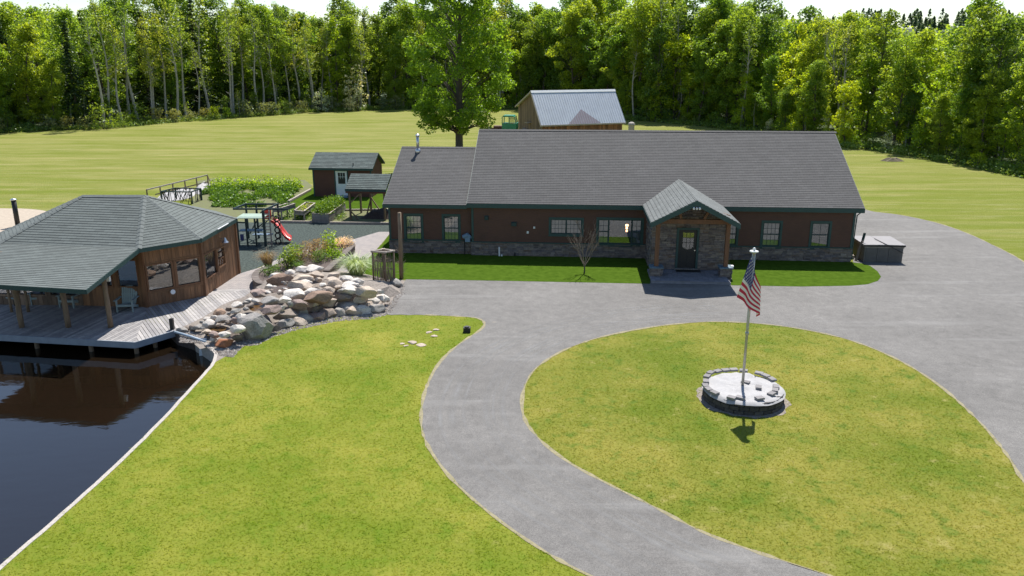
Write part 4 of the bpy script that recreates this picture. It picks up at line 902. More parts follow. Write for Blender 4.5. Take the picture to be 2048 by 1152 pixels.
# door
k = MB(FV); tw = .11
for q in ((dl[0], dl[0]+tw, dz0, dtop), (dl[1]-tw, dl[1], dz0, dtop), (dl[0]+tw, dl[1]-tw, dtop-tw, dtop)): k.box(q[0], -.07, q[2], q[1], .05, q[3])
k.build('door_frame', M['green'], house)
d0, d1, dt = dl[0]+tw+.01, dl[1]-tw-.01, dtop-tw-.01
k = MB(FV); k.box(d0, .0, dz0+.06, d1, .04, dt); k.box(d0+.12, -.012, dz0+.15, (d0+d1)/2-.03, .0, dz0+.85); k.box((d0+d1)/2+.03, -.012, dz0+.15, d1-.12, .0, dz0+.85); door = k.build('front_door', M['blackdoor'], house)
k = MB(FV); a, c = d0+.2, d1-.14; gz0, gz1 = dt-1.02, dt-.14; arc = [(a, -.006, gz1), (a, -.006, gz0+.14)] + [(a+(c-a)*i/6, -.006, gz0+.14-.12*math.sin(math.pi*i/6)) for i in range(1, 6)] + [(c, -.006, gz0+.14), (c, -.006, gz1)]
k.add(arc, [tuple(range(len(arc)))]); k.build('door_glass', M['glass'], door)
k = MB(FV)
for i in (1, 2): x = a+(c-a)*i/3; k.box(x-.011, -.016, gz0+.05, x+.011, -.008, gz1)
for i in (1, 2): z = gz1-(gz1-gz0-.1)*i/3; k.box(a, -.015, z-.01, c, -.0085, z+.01)
k.build('muntin', M['blackdoor'], door)
k = MB(FV); k.tube([(d1-.07,-.01,dz0+1.0),(d1-.07,-.07,dz0+1.0)], [.025,.035], 8); k.build('door_knob', M['chrome'], door)
k = MB(FV); k.box(dl[0]-.03, -.16, dz0, dl[1]+.03, .0, dz0+.055); k.build('door_sill', M['greywood'], house)
# floor, pillars, posts, truss
q = inv @ g(1300, 567, 0); FFv = q.y; fu0 = PU0+.12; fu1 = (inv @ g(1461, 568, 0)).x
b = MB(HM); b.box(fu0+.02, FFv+.02, 0, fu1-.02, VV+.02, dz0-.045); b.build('porch_base', M['porchpaver'], house)
r_ = random.Random(4); pv = MB(); pv.box(0, 0, 0, .225, .225, .045); pme = pv.mesh('paver'); pme.materials.append(M['porchpaver'])
i = 0; x = fu0
while x < fu1-.2:
    y = FFv
    while y < VV-.2:
        inst('paver', pme, house, world=HM @ Matrix.Translation((x+.003, y+.003, dz0-.044+r_.uniform(0,.004)))); y += .245
    x += .2335
PV = []
for (xa, xb, yb, pt) in ((1300.5, 1324, 558.5, 534.5), (1439.5, 1462.5, 560, 535.5)):
    a = inv @ g(xa, yb, 0); c = inv @ g(xb, yb, 0); zt = zat(g((xa+xb)/2, yb, 0), pt); w = c.x-a.x; v0 = (a.y+c.y)/2
    PV.append((a.x, c.x, v0, v0+w, zt)); bdy = MB(HM); bdy.box(a.x+.03, v0+.03, 0, c.x-.03, v0+w-.03, zt-.06); pl = bdy.build('pillar', M['dark'], house)
    ledge('pillar_stones', HM @ Matrix.Translation((0, v0+.03, 0)), a.x, c.x, 0, zt-.06, pl, 12)
    ledge('pillar_stones', HM @ Matrix.Translation((a.x+.03, v0+w, 0)) @ Matrix.Rotation(-math.pi/2, 4, 'Z'), 0, w, 0, zt-.06, pl, 13)
    ledge('pillar_stones', HM @ Matrix.Translation((c.x-.03, v0, 0)) @ Matrix.Rotation(math.pi/2, 4, 'Z'), 0, w, 0, zt-.06, pl, 14)
    cp = MB(HM); cp.box(a.x-.05, v0-.05, zt-.058, c.x+.05, v0+w+.05, zt); cp.build('pillar_cap', mat('slate_cap', (0.10,0.16,0.20), .7, 4, .2), pl)
for (u0, u1, v0, v1, zt) in PV:
    um, vm = (u0+u1)/2, (v0+v1)/2; zz = PZ + (PZR-PZ)*(um-PU0)/(PM-PU0) if um < PM else PZ + (PZR-PZ)*(PU1-um)/(PU1-PM)
    k = MB(HM); k.box(um-.10, vm-.10, zt, um+.10, vm+.10, zz-.14); k.build('porch_post', M['wood'], house)
vb = (PV[0][2]+PV[0][3])/2; ub0, ub1 = (PV[0][0]+PV[0][1])/2, (PV[1][0]+PV[1][1])/2; zb = PZ-.12
k = MB(HM); k.box(ub0+.102, vb-.09, zb-.1, ub1-.102, vb+.09, zb+.12); k.build('porch_beam', M['wood'], house)
for sg, ue in ((-1, ub0), (1, ub1)):
    k = MB(HM); k.bar((ue, vb-.02, PZ+.14), (PM, vb-.02, PZR-.32), .16, .16); k.build('truss_rafter', M['wood'], house)
    k = MB(HM); k.bar((PM+sg*.55, vb, zb+.14), (PM+sg*.78, vb, PZR-.62), .13, .12) if sg > 0 else k.bar((PM-.55, vb, zb+.14), (PM-.66, vb, PZR-.56), .13, .12); k.build('truss_strut', M['wood'], house)
k = MB(HM)
for i in (-1, 0, 1): k.tube([(PM+i*.13, VF-.05, PZR-.32), (PM+i*.14, VF-.15, PZR-.37)], [.035, .055], 8)
k.build('porch_floodlight', M['white'], house)
mt = thing('doormat', 'dark rectangular doormat in front of the porch door', 'doormat', HP((dl[0]+dl[1])/2+.1, VV-.45, dz0)); k = MB(HM); k.box(dl[0]+.02, VV-.62, dz0+.003, dl[1]+.12, VV-.17, dz0+.025); k.build('mat', M['black'], mt)
k = MB(HM); k.box(PV[1][1]-.02, VF+.95, PV[1][4]+.002, PV[1][1]+.10, VF+1.2, PV[1][4]+.05); k.box(PV[1][1]+.02, VF+1.03, PV[1][4]-.1, PV[1][1]+.08, VF+1.13, PV[1][4]+.002)
tag(k.build('landscape_light', M['white']), 'small white light box on the right porch pillar', 'light')

# ------------------------------------------------------------------ deck and pavilion
FZ = MB()
def deck_part(pts, d, step=.14):
    eu = Vector((*d.normalized(), 0)); es = Vector((-eu.y, eu.x, 0)); O = Vector((*pts[0], 0.012)); P = [((Vector((*p, 0.012))-O).dot(eu), (Vector((*p, 0.012))-O).dot(es)) for p in pts]
    s0 = min(p[1] for p in P); s1 = max(p[1] for p in P); y = s0
    while y < s1:
        Q = clip(clip(P, y+.009, True), y+step-.009, False)
        if len(Q) >= 3:
            V = [O + eu*a + es*b_ for a, b_ in Q]; n = len(V); FZ.add(V + [v - Vector((0,0,.03)) for v in V], [tuple(range(n))] + [(i, i+n, (i+1) % n + n, (i+1) % n) for i in range(n)]); FZ.tint += [_dr.random()]*(2*n)
        y += step
_dr = random.Random(7)
deck = thing('deck', 'weathered grey plank deck along the pond under the pavilion', 'deck', g(200, 660))
d1_ = Vector(g(100,600)[:2]) - Vector(g(0,640)[:2]); d2_ = Vector(g(350,651)[:2]) - Vector(g(318,612)[:2])
deck_part(P2([(-260,656),(0,670),(270,685),(296,612),(250,560),(-260,545)]), d1_)
deck_part(P2([(270,685),(349,662),(470,606),(513,577),(300,607),(296,612)]), d2_)
deck_part(P2([(513,577),(437,573),(300,607)]), Vector((1, .04)))
dm, t, bb, o = nodes('deck_planks'); w = coord(t, 'World'); n1 = noise(t, w, 6, 4, .7); n2 = noise(t, w, .8, 3); at = noise(t, coord(t, 'World', (1.0, 1.0, 1)), 1.6, 5, .8)
c_ = ramp(t, n1, [(.25, (.27,.255,.245)), (.75, (.42,.405,.39))]); c_ = mix(t, c_, ramp(t, at, [(.3, (.8,.8,.82)), (.7, (1.2,)*3)]), 1.0, 'MULTIPLY'); ta = t.nodes.new('ShaderNodeAttribute'); ta.attribute_name = 'tint'; c_ = mix(t, c_, ramp(t, ta.outputs['Fac'], [(0, (.68,.68,.70)), (1, (1.22,1.2,1.18))]), 1.0, 'MULTIPLY'); t.links.new(c_, bb.inputs['Base Color']); bb.inputs['Roughness'].default_value = .85
FZ.build('deck_boards', dm, deck, kind='stuff')
b = MB(); b.sheet([P2([(-260,655),(0,669),(269,683.5),(347,661.5),(470,605),(510,577),(437,574),(250,560),(-260,545)])], -.03); b.build('under_deck_shade', M['black'], deck)  # black sheet below the boards, the darkness under the deck put into its colour
b = MB(); ln = P2([(-260,656),(0,670),(270,685),(350,661.5)]); band(b, ln, -.02, .03, -.24, .014); b.build('rim_board', mat('blue_grey_board', (0.26,0.29,0.33), .8, 4, .15), deck)
b = MB()
for x_, y_ in ((-180,664),(-60,670),(60,676),(170,682),(262,686),(300,674)): p = g(x_, y_); b.tube([(p.x, p.y+.35, -1.6), (p.x, p.y+.35, -.05)], .09, 8)
b.build('pile', M['postwood'], deck, kind='stuff')

pav = thing('pavilion', 'wooden pavilion with hipped grey-green shingle roof at the pond', 'pavilion', g(300, 600))
E_ = 2.8; A0 = g(172, 580, 2.25); B0 = g(277, 498, E_); C0 = g(402, 478, E_); D0 = g(474, 437, E_); RR = g(288, 391, 4.5); RL = g(167, 391, 4.5); Wd = g(-2, 487, E_); AL = g(-90, 565, 2.25)
_n = (B0-Wd).cross(RR-Wd); _d = ray(167, 391); RL = Vector((0,0,CH)) + _d*((Wd-Vector((0,0,CH))).dot(_n)/_d.dot(_n)); RL.z -= 0
WB = Vector((Wd.x-1.2, Wd.y+1.8, E_)); WC = Vector((WB.x+.1, D0.y+.5, E_)); DB = Vector((D0.x-1.7, D0.y+1.9, E_)); WDB = Vector((WC.x+1.6, DB.y, E_)); BW = Vector((Wd.x, Wd.y, E_))
b = MB(); hexroof(b, [BW, B0, RR, RL], .165, .013); hexroof(b, [B0, C0, RR], .165, .013); hexroof(b, [C0, D0, RR], .165, .013); hexroof(b, [D0, DB, RR], .165, .013); hexroof(b, [DB, WDB, RL, RR], .165, .013); hexroof(b, [WDB, WC, RL], .165, .013); hexroof(b, [WC, WB, RL], .165, .013); hexroof(b, [WB, BW, RL], .165, .013)
b.build('hip_roof', M['shingle_g'], pav)
b = MB(); WB2 = Vector((AL.x-.5, AL.y, 2.25)); hexroof(b, [AL, A0, B0 - Vector((0,0,.005)), BW - Vector((0,0,.005))], .165, .013); b.build('porch_roof', M['shingle_g'], pav)
# hip caps and soffits
k = MB()
for a, c in ((RR, B0), (RR, C0), (RR, D0), (RL, BW), (RL, WB)):
    L = (c-a).length; n_ = int(L/.26); d = (c-a)/n_; sd_ = Vector((-d.y, d.x, 0)).normalized()*.13
    for i in range(n_):
        p, q = a+d*i+Vector((0,0,.035)), a+d*(i+1)+Vector((0,0,.05)); dn = Vector((0,0,.055)); k.add([p+sd_-dn, p, p-sd_-dn, q-sd_-dn, q, q+sd_-dn], [(0,5,4,1),(1,4,3,2),(3,4,5)])
p0, p1 = RL+Vector((-.05,0,.03)), RR+Vector((.05,0,.03)); k.add([p0, p1, p1+Vector((0,-.15,-.08)), p0+Vector((0,-.15,-.08)), p1+Vector((0,.15,-.08)), p0+Vector((0,.15,-.08))], [(3,2,1,0),(0,1,4,5)])
k.build('hip_cap', mat('hip_cap_shingle', (0.14,0.155,0.148), .9, 9, .2), pav)
k = MB()
ring = [BW, B0, C0, D0, DB, WDB, WC, WB]
k.add([p-Vector((0,0,.10)) for p in ring], [tuple(range(7,-1,-1))]); k.add([p-Vector((0,0,.10)) for p in (AL, A0, B0, BW)], [(3,2,1,0)]); k.build('soffit', M['barnwarm'], pav)
def fascia(mb, a, c, h=.17, w=.035):
    mb.bar(a - Vector((0,0,h/2-.005)), c - Vector((0,0,h/2-.005)), w, h)
for a, c in ((AL, A0), (A0, B0), (B0, C0), (C0, D0), (D0, DB), (DB, WDB), (WC, WB), (WB, BW)):
    k = MB(); fascia(k, a, c); k.build('fascia', M['green'], pav)
k = MB(); a, c = C0.lerp(D0, .42), C0.lerp(D0, .72); k.bar(a+Vector((.03,0,.02)), c+Vector((.03,0,.02)), .05, .03); k.build('gutter_strip', M['white'], pav)
# walls: board panels by pixel on their own vertical planes
WW = [g(478,547), g(411,592), g(295,614.5), g(236,603)]; WW = [Vector((p.x, p.y, 0)) for p in WW]
WW[3] = Vector((WW[2].x-2.9, WW[2].y+.25, 0)); wtop = E_-.12
def vwall(a, c, z1, holes, parent, bw=.15, seed=1, mt_='brownwood'):
    """vertical boards from a to c (outer side to the right of a->c), holes (s0,s1,z0,z1)"""
    L = (c-a).length; x = (c-a).normalized(); y = Vector((-x.y, x.x, 0)); F = Matrix((x, y, Vector((0,0,1)))).transposed().to_4x4(); F.translation = a; r = random.Random(seed); s = 0
    while s < L-.01:
        e = min(s+bw, L); segs = [(0.0, z1)]
        for h in holes:
            if h[0] < (s+e)/2 < h[1]: segs = [(0.0, h[2]), (h[3], z1)]
        for p, q in segs:
            if q-p > .04: k = MB(F); o_ = r.uniform(0, .012); k.box(s+.004, -o_-.022, p, e-.004, .03, q); k.build('board', M[mt_], parent)
        s = e
    return F
def pwin(F, h, parent, mt_='wood', glass='glass'):
    s0, s1, z0, z1 = h; fw = .07; k = MB(F)
    for q in ((s0-fw, s1+fw, z1, z1+fw), (s0-fw, s1+fw, z0-fw, z0), (s0-fw, s0, z0, z1), (s1, s1+fw, z0, z1)): k.box(q[0], -.06, q[2], q[1], .06, q[3])
    w_ = k.build('window', M[mt_], parent); k = MB(F); k.quad((s0,.02,z0),(s1,.02,z0),(s1,.02,z1),(s0,.02,z1)); k.build('pane', M[glass], w_); return w_
def ppix(a, c, px, py):
    """photo pixel -> (s, z) on the vertical plane through a, c"""
    x = (c-a).normalized(); n = Vector((-x.y, x.x, 0)); d = ray(px, py); O_ = Vector((0,0,CH)); t_ = (a-O_).dot(n)/d.dot(n); p = O_+d*t_; return (p-a).dot(x), p.z
# south-east wall, two wide windows
a, c = WW[2], WW[1]
h1 = (ppix(a,c,296,560)[0], ppix(a,c,344,550)[0], ppix(a,c,300,581)[1], ppix(a,c,320,528)[1]); h2 = (ppix(a,c,352,550)[0], ppix(a,c,399,540)[0], h1[2], h1[3])
F = vwall(a, c, wtop, [h1, h2], pav, .16, 1); pwin(F, h1, pav); pwin(F, h2, pav)
k = MB(F); k.box(0, -.05, h1[3]+.09, (c-a).length, -.024, h1[3]+.15); k.box(0, -.05, h1[2]-.16, (c-a).length, -.024, h1[2]-.09); k.build('rail_board', M['brownwood'], pav, kind='stuff')
L_ = (c-a).length; k = MB(F); k.tube([(L_*.43,-.06,.5),(L_*.43,-.16,.52)], [.07,.11], 10); k.build('wall_lamp', M['white'], pav)
# east wall, window, half door, plain boards
a, c = WW[1], WW[0]; x3 = lambda px, py: ppix(a, c, px, py)
h3 = (x3(407,520)[0], x3(430,510)[0], x3(418,553)[1], x3(418,505)[1]); h4 = (x3(432,520)[0]+.12, x3(447,505)[0], x3(440,532)[1], x3(440,497)[1])
F = vwall(a, c, wtop, [h3, h4], pav, .15, 2); pwin(F, h3, pav); wd = pwin(F, h4, pav, 'brownwood', 'clear')
k = MB(F)
for i in range(1, 3): z = h4[2]+(h4[3]-h4[2])*(i/3+.12); k.box(h4[0], -.045, z-.02, h4[1], -.005, z+.02)
for i in range(1, 4): s_ = h4[0]+(h4[1]-h4[0])*i/4; k.box(s_-.02, -.05, h4[2], s_+.02, -.01, h4[2]+.38)
k.build('railing_bars', M['wood'], wd)
L_ = (c-a).length; k = MB(F); s_ = x3(441,482)[0]; z_ = x3(441,482)[1]; k.tube([(s_,-.03,z_+.1),(s_,-.22,z_+.16)], .025, 6); k.tube([(s_,-.22,z_+.16),(s_,-.22,z_+.02),(s_,-.22,z_-.06)], [.05,.1,.17], 10); k.build('barn_lamp', M['steel'], pav)
# the wall under the porch roof, in the shade
a, c = WW[3], WW[2]; h5 = (.35, 1.45, .95, 2.1); h6 = (1.75, 2.65, .95, 2.1); F = vwall(a, c, wtop, [h5, h6], pav, .16, 3); pwin(F, h5, pav, 'wood', 'clear'); pwin(F, h6, pav, 'wood', 'clear')
a2 = Vector((WW[3].x-4.6, WW[3].y+.15, 0)); hs = [(.3, 1.5, .5, 2.25), (1.75, 2.95, .5, 2.25), (3.2, 4.4, .5, 2.25)]; F = vwall(a2, WW[3], wtop, hs, pav, .2, 4, 'barnwood')
for h_ in hs: pwin(F, h_, pav, 'barnwood', 'clear')
for p_, q_ in ((WW[0], Vector((DB.x-.3, DB.y-.5, 0))), (Vector((DB.x-.3, DB.y-.5, 0)), Vector((WDB.x+.4, WDB.y-.5, 0))), (Vector((WDB.x+.4, WDB.y-.5, 0)), a2)): vwall(p_, q_, wtop, [], pav, .3, 6)
for p_ in WW[:3]:
    k = MB(); k.box(p_.x-.085, p_.y-.085, 0, p_.x+.085, p_.y+.085, wtop); k.build('corner_post', M['wood'], pav)
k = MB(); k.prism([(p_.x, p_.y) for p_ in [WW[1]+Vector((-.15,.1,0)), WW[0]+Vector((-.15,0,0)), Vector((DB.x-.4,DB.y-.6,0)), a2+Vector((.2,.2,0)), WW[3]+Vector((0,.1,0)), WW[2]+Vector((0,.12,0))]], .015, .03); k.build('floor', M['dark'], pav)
# things seen through the porch: posts
rp = random.Random(3)
for (xb, yb, xt, yt) in ((222,655,207,556), (137,655,124,572), (44,655,29,565), (57,624,50,600), (24,625,20,600)):
    p = g(xb, yb); zz = 2.25 + (p.y-A0.y)*(E_-2.25)/(B0.y-A0.y) - .12; k = MB(); kx = [Vector((p.x + rp.uniform(-.008,.008), p.y + rp.uniform(-.008,.008), zz*i/5+.01)) for i in range(6)]; r0 = .1 if yb > 650 else .06
    k.tube(kx, [r0*rp.uniform(.85,1.15) for _ in kx], 9); k.build('log_post', M['postwood'], pav, True)
k = MB(); p = g(222,655); zz = 2.25 + (p.y-A0.y)*(E_-2.25)/(B0.y-A0.y); k.bar((p.x, p.y, zz-.17), (g(-200,655).x, p.y, zz-.17), .12, .12); k.build('beam', M['postwood'], pav)
q = gY(213, 557, p.y+.1); k = MB(); k.box(q.x+.02, q.y-.1, q.z-.1, q.x+.16, q.y+.02, q.z+.1); k.build('floodlight', M['white'], pav)
# chimney pipe behind the pavilion
p = g(36, 452); zt = zat(p, 397); st = thing('stove_pipe', 'dark stove pipe with silver cap left of the pavilion roof', 'chimney', (p.x, p.y, 0)); k = MB(); k.tube([(p.x,p.y,0),(p.x,p.y,zt-.1)], .15, 12); k.build('flue', M['black'], st, True); k = MB(); k.tube([(p.x,p.y,zt-.1),(p.x,p.y,zt-.06),(p.x,p.y,zt)], [.2,.2,.08], 12); k.build('cap', M['chrome'], st, True)

# ------------------------------------------------------------------ chairs on the deck
def adirondack(label, x, y, rz, first=[None]):
    if first[0] is None:
        t = thing('adirondack_chair', label, 'chair', (0,0,.014)); first[0] = t
        for i in range(5): k = MB(); k.box(-.27, -.30+i*.105, .33-i*.022, .27, -.205+i*.105, .352-i*.022); k.build('seat_slat', M['chair'], t)
        for i in range(7):
            u = -.255+i*.085; h = .98 - .9*u*u*1.3; k = MB(); k.add([(u-.037,.22,.24),(u+.037,.22,.24),(u*1.15+.04,.52,h),(u*1.15-.04,.52,h),(u-.037,.245,.24),(u+.037,.245,.24),(u*1.15+.04,.545,h),(u*1.15-.04,.545,h)], [(0,1,2,3),(7,6,5,4),(0,4,5,1),(1,5,6,2),(2,6,7,3),(3,7,4,0)]); k.build('back_slat', M['chair'], t)
        for sg in (-1, 1):
            k = MB(); k.box(sg*.36-.06, -.36, .53, sg*.36+.06, .36, .555); k.build('arm', M['chair'], t)
            k = MB(); k.box(sg*.32-.02, -.34, 0, sg*.32+.02, -.25, .53); k.build('front_leg', M['chair'], t)
            k = MB(); k.bar((sg*.29, -.32, .33), (sg*.29, .55, .03), .03, .11); k.build('rear_leg', M['chair'], t)
        k = MB(); k.box(-.3, -.33, .27, .3, -.31, .36); k.box(-.33, .40, .60, .33, .43, .66); k.build('brace', M['chair'], t, kind='stuff')
        first[0].location = (x, y, .014); first[0].rotation_euler = (0,0,rz); t['group'] = 'adirondack chairs on the deck'; return
    t = copy_tree(first[0]); t.location = (x, y, .014); t.rotation_euler = (0,0,rz); t['label'] = label
for lb, px, py, rz in (('grey slatted chair on the deck nearest the pavilion windows', 256, 621, .1), ('grey slatted chair behind the rightmost log post', 222, 598, -.35), ('grey slatted chair in deep shade behind the eave corner', 190, 604, .3), ('grey slatted chair beside the middle log post', 143, 612, -.1), ('grey slatted chair between the left and middle log posts', 84, 606, .25)):
    p = g(px, py); adirondack(lb, p.x, p.y, rz)
def lounger(label, x, y, rz):
    t = thing('sun_lounger', label, 'sun lounger', (x, y, .014), rz, 'loungers at the left end of the deck'); Mt = Matrix.Translation((x,y,.014)) @ Matrix.Rotation(rz, 4, 'Z')
    k = MB(Mt); k.box(-.33,-.9,.3,.33,.5,.34); k.build('seat', M['chair'], t); k = MB(Mt); k.add([(-.33,.5,.32),(.33,.5,.32),(.33,1.0,.8),(-.33,1.0,.8),(-.33,.53,.3),(.33,.53,.3),(.33,1.03,.78),(-.33,1.03,.78)], [(0,1,2,3),(7,6,5,4),(0,4,5,1),(1,5,6,2),(2,6,7,3),(3,7,4,0)]); k.build('backrest', M['chair'], t)
    for sx in (-.3, .3):
        for sy in (-.8, .45): k = MB(Mt); k.box(sx-.02, sy-.02, 0, sx+.02, sy+.02, .3); k.build('leg', M['black'], t)
for lb, px, py in (('pale lounger at the left frame edge of the deck', -8, 596), ('pale lounger with black legs left of the left log post', 16, 604)):
    p = g(px, py); lounger(lb, p.x, p.y, 1.2)
p = g(345, 659); k = MB(); k.box(p.x-.07, p.y-.07, -.3, p.x+.07, p.y+.07, zat(p, 637)); tag(k.build('deck_post', M['black']), 'short dark square post at the end of the deck', 'post')

# ------------------------------------------------------------------ boulder waterfall
def rock_mesh(seed):
    bm = bmesh.new(); bmesh.ops.create_icosphere(bm, subdivisions=3, radius=1); r = random.Random(seed); pl = []
    for _ in range(11):
        n_ = Vector((r.uniform(-1,1), r.uniform(-1,1), r.uniform(-.8,1))).normalized(); pl.append((n_, r.uniform(.48, .78)))
    pl.append((Vector((r.uniform(-.15,.15), r.uniform(-.15,.15), 1)).normalized(), r.uniform(.5, .7)))
    from mathutils import noise as mn
    for v in bm.verts:
        p = v.co.copy()
        for n_, d in pl:
            e = p.dot(n_)
            if e > d: p -= n_*(e-d)*.97
        p *= 1 + .10*mn.noise(p*1.6+Vector((seed,0,0))) + .02*mn.noise(p*5+Vector((0,seed,0))); v.co = p*1.3
    me = bpy.data.meshes.new('boulder'); bm.to_mesh(me); bm.free()
    return me
RK = {}
def rock_var(i, tone):
    if (i, tone) not in RK: me = rock_mesh(i+3); me.materials.append(RM[tone]); RK[(i, tone)] = me
    return RK[(i, tone)]
wf = thing('boulder_waterfall', 'heaped boulder wall with a small waterfall stream running down to the pond', 'rock wall', g(640, 610))
def zy(x):
    pts = [(60,690),(300,700),(430,800),(560,815),(640,725),(760,715),(880,650),(1100,585),(1400,520),(1700,500),(1850,455),(1950,300)]
    for (a, ya), (c, yc) in zip(pts, pts[1:]):
        if x <= c: return ya+(yc-ya)*(x-a)/(c-a)
    return 300
def cap(x): return .88 if x > 760 else max(.05, .88 - (760-x)/620*.85)
rocks = [(905,215,115,85,'w'),(955,240,185,75,'r'),(1115,235,150,60,'t'),(1025,180,85,45,'w'),(1120,162,120,50,'w'),(1230,155,135,65,'w'),(1225,205,115,45,'t'),(1258,240,62,48,'t'),(1375,208,105,55,'t'),(1485,230,95,55,'w'),(1582,258,95,75,'w'),
 (1370,262,175,50,'t'),(1125,297,195,85,'t'),(1155,268,100,40,'w'),(845,300,55,48,'w'),(905,308,48,38,'w'),(1065,360,160,85,'w'),(1212,345,130,90,'w'),(1240,380,195,75,'r'),(1335,325,115,42,'t'),(1475,385,135,100,'d'),(1520,290,130,60,'w'),(1505,328,125,60,'w'),(1640,335,180,55,'t'),
 (1600,397,125,68,'t'),(1760,340,60,42,'w'),(1785,392,95,78,'w'),(1710,412,105,62,'w'),(1680,450,155,72,'t'),(865,415,130,85,'g'),(975,408,88,66,'w'),(1085,440,165,80,'m'),(1340,420,118,92,'t'),(1485,462,185,58,'g'),(1765,478,65,66,'w'),(1825,400,40,50,'w'),
 (855,495,155,72,'m'),(958,475,62,56,'w'),(980,530,155,90,'d'),(1115,502,112,82,'g'),(1225,475,115,78,'d'),(1215,432,100,40,'t'),(775,350,115,52,'m'),(450,505,98,54,'r'),(570,505,78,48,'g'),(600,450,92,42,'w'),(690,412,72,36,'w'),(745,415,62,42,'w'),(480,565,102,62,'g'),(625,552,92,84,'w'),(565,572,62,60,'m'),
 (365,602,112,74,'w'),(410,552,52,46,'w'),(350,560,62,34,'w'),(270,632,82,54,'g'),(145,655,92,42,'g'),(210,680,52,32,'g'),(590,640,102,78,'w'),(490,690,84,52,'w'),(403,690,82,46,'m'),(405,732,56,50,'w'),(590,705,92,90,'d'),(340,668,62,36,'t'),(225,640,44,54,'d'),(520,480,40,40,'d'),(660,480,40,34,'g'),(520,520,30,30,'g'),
 (515,590,46,36,'d'),(310,590,40,30,'g'),(700,455,60,30,'d'),(800,370,50,40,'d'),(840,345,50,30,'w'),(985,275,26,22,'g'),(965,262,26,22,'g'),(1000,262,24,20,'d'),(940,345,50,40,'w'),(990,325,60,30,'w'),(1420,300,60,40,'t'),(1450,330,60,40,'g'),(1600,300,60,40,'g'),(1300,285,60,30,'w'),(1390,470,60,40,'d'),(1030,440,40,50,'g'),
 (180,640,50,36,'d'),(300,640,40,30,'g'),(440,610,44,34,'t'),(660,430,60,30,'g'),(880,335,50,34,'d')]
rr = random.Random(9)
for i, (x, y, w, h, tone) in enumerate(rocks):
    px, py = 330 + x/4.096, 500 + y/4.096; yb = 500 + zy(x)/4.096; pb = g(px, yb); dist = pb.length; dzv = max(0, (yb-py)/1600*dist/.93); cz = cap(x)
    if dzv < cz*.95: P = Vector((gY(px, py, pb.y+.25).x, pb.y+.25+dzv*.18, dzv)); P = gY(px, py, P.y)
    else: P = g(px, py, cz)
    m_ = (P-Vector((0,0,CH))).length/1600/4.096; sx = w*m_*.53; sy = sx*rr.uniform(.7,.9); sz = max(.50*sx, (h*m_*.53 - sy*.30)/.90); 
    me = rock_var(i % 8, tone); o = inst('boulder', me, wf, world=Matrix.Translation(P) @ Matrix.Rotation(rr.uniform(-.25,.25) + (math.pi if rr.random() < .5 else 0), 4, 'Z') @ Matrix.Rotation(rr.uniform(-.12,.12), 4, 'Y') @ Matrix.Diagonal((sx, sy, sz, 1)))
for i, x in enumerate(range(880, 1800, 92)):
    px = 330 + x/4.096; yb = 500+zy(x)/4.096; P = g(px+rr.uniform(-4,4), yb-1, .12); P.y += .12; s_ = rr.uniform(.30,.40)
    inst('boulder', rock_var((i*3+1) % 8, 'dgtgmdgtwg'[i % 10]), wf, world=Matrix.Translation(P) @ Matrix.Rotation(rr.uniform(-.3,.3), 4, 'Z') @ Matrix.Diagonal((s_, s_*.75, s_*.62, 1)))
for (x, y, w, h, tone, lb) in ((762,622,215,235,'g','big squat grey boulder'), (485,770,135,112,'o','orange boulder by the pool')):
    px, py = 330 + x/4.096, 500 + y/4.096; P = g(px, py, .5 if w > 200 else .05); m_ = (P-Vector((0,0,CH))).length/1600/4.096; me = rock_var(2 if w > 200 else 5, tone)
    o = inst('boulder', me, wf, world=Matrix.Translation(P) @ Matrix.Rotation(.25 if w > 200 else 0, 4, 'Z') @ Matrix.Diagonal((w*m_*.54, w*m_*.42, h*m_*.50, 1))); o['label'] = lb
# soil heap that carries them
k = MB(); top = [g(x, y, z) for x, y, z in ((780,572,.4),(740,585,.5),(650,594,.5),(545,604,.5),(470,625,.28),(400,650,.05),(400,640,.05),(455,605,.3),(520,582,.55),(540,560,.6),(620,545,.6),(700,560,.6),(760,562,.5))]
bot = [g(x, y, -.02) for x, y in ((805,588),(755,606),(660,618),(560,640),(480,680),(400,698),(360,662),(440,612),(505,590),(505,565),(600,535),(720,545),(790,560))]
n_ = len(top); k.add(top+bot, [(i, i+n_, (i+1) % n_+n_, (i+1) % n_) for i in range(n_)]); k.sheet([[t_ for t_ in top]], .0)
for v in k.v[2*n_:]: v.z = min(top, key=lambda q: (q.x-v.x)**2+(q.y-v.y)**2).z - .001
k.build('soil_heap', M['gravel'], wf)
# stream pools and foam
for pts, z in (([(870,310),(960,290),(1020,310),(960,345),(890,350)], .93), ([(330,670),(400,620),(480,620),(500,650),(400,700),(340,700)], .20), ([(690,480),(780,430),(820,460),(740,500)], .72)):
    L = smooth_loop([g(330+x/4.096, 500+y/4.096, z) for x, y in pts], 3, True); k = MB(); k.sheet([L], z); k.build('stream_pool', M['creek'], wf)
k = MB(); a = g(350,664,.12); c = g(412,684,.02); k.tube([a, a.lerp(c, .5)+Vector((0,0,.02)), c], .05, 10); tag(k.build('water_pipe', mat('pale_blue_pipe', (0.32,0.40,0.48), .5, 4, .1), smooth=True), 'pale blue-grey pipe lying between deck end and waterfall', 'pipe')
k = MB()
for i in range(26):
    p = g(412+rr.uniform(-16,14), 694+rr.uniform(-8,8), -.54); s_ = rr.uniform(.02,.07); k.box(p.x-s_*1.6, p.y-s_*.5, -.55, p.x+s_*1.6, p.y+s_*.5, -.54)
for i in range(10):
    p = g(400+i*1.5, 686, -.1); k.tube([(p.x, p.y, .1), (p.x+.02, p.y-.12, -.1), (p.x+.02, p.y-.17, -.56)], [.012,.02,.03], 4)
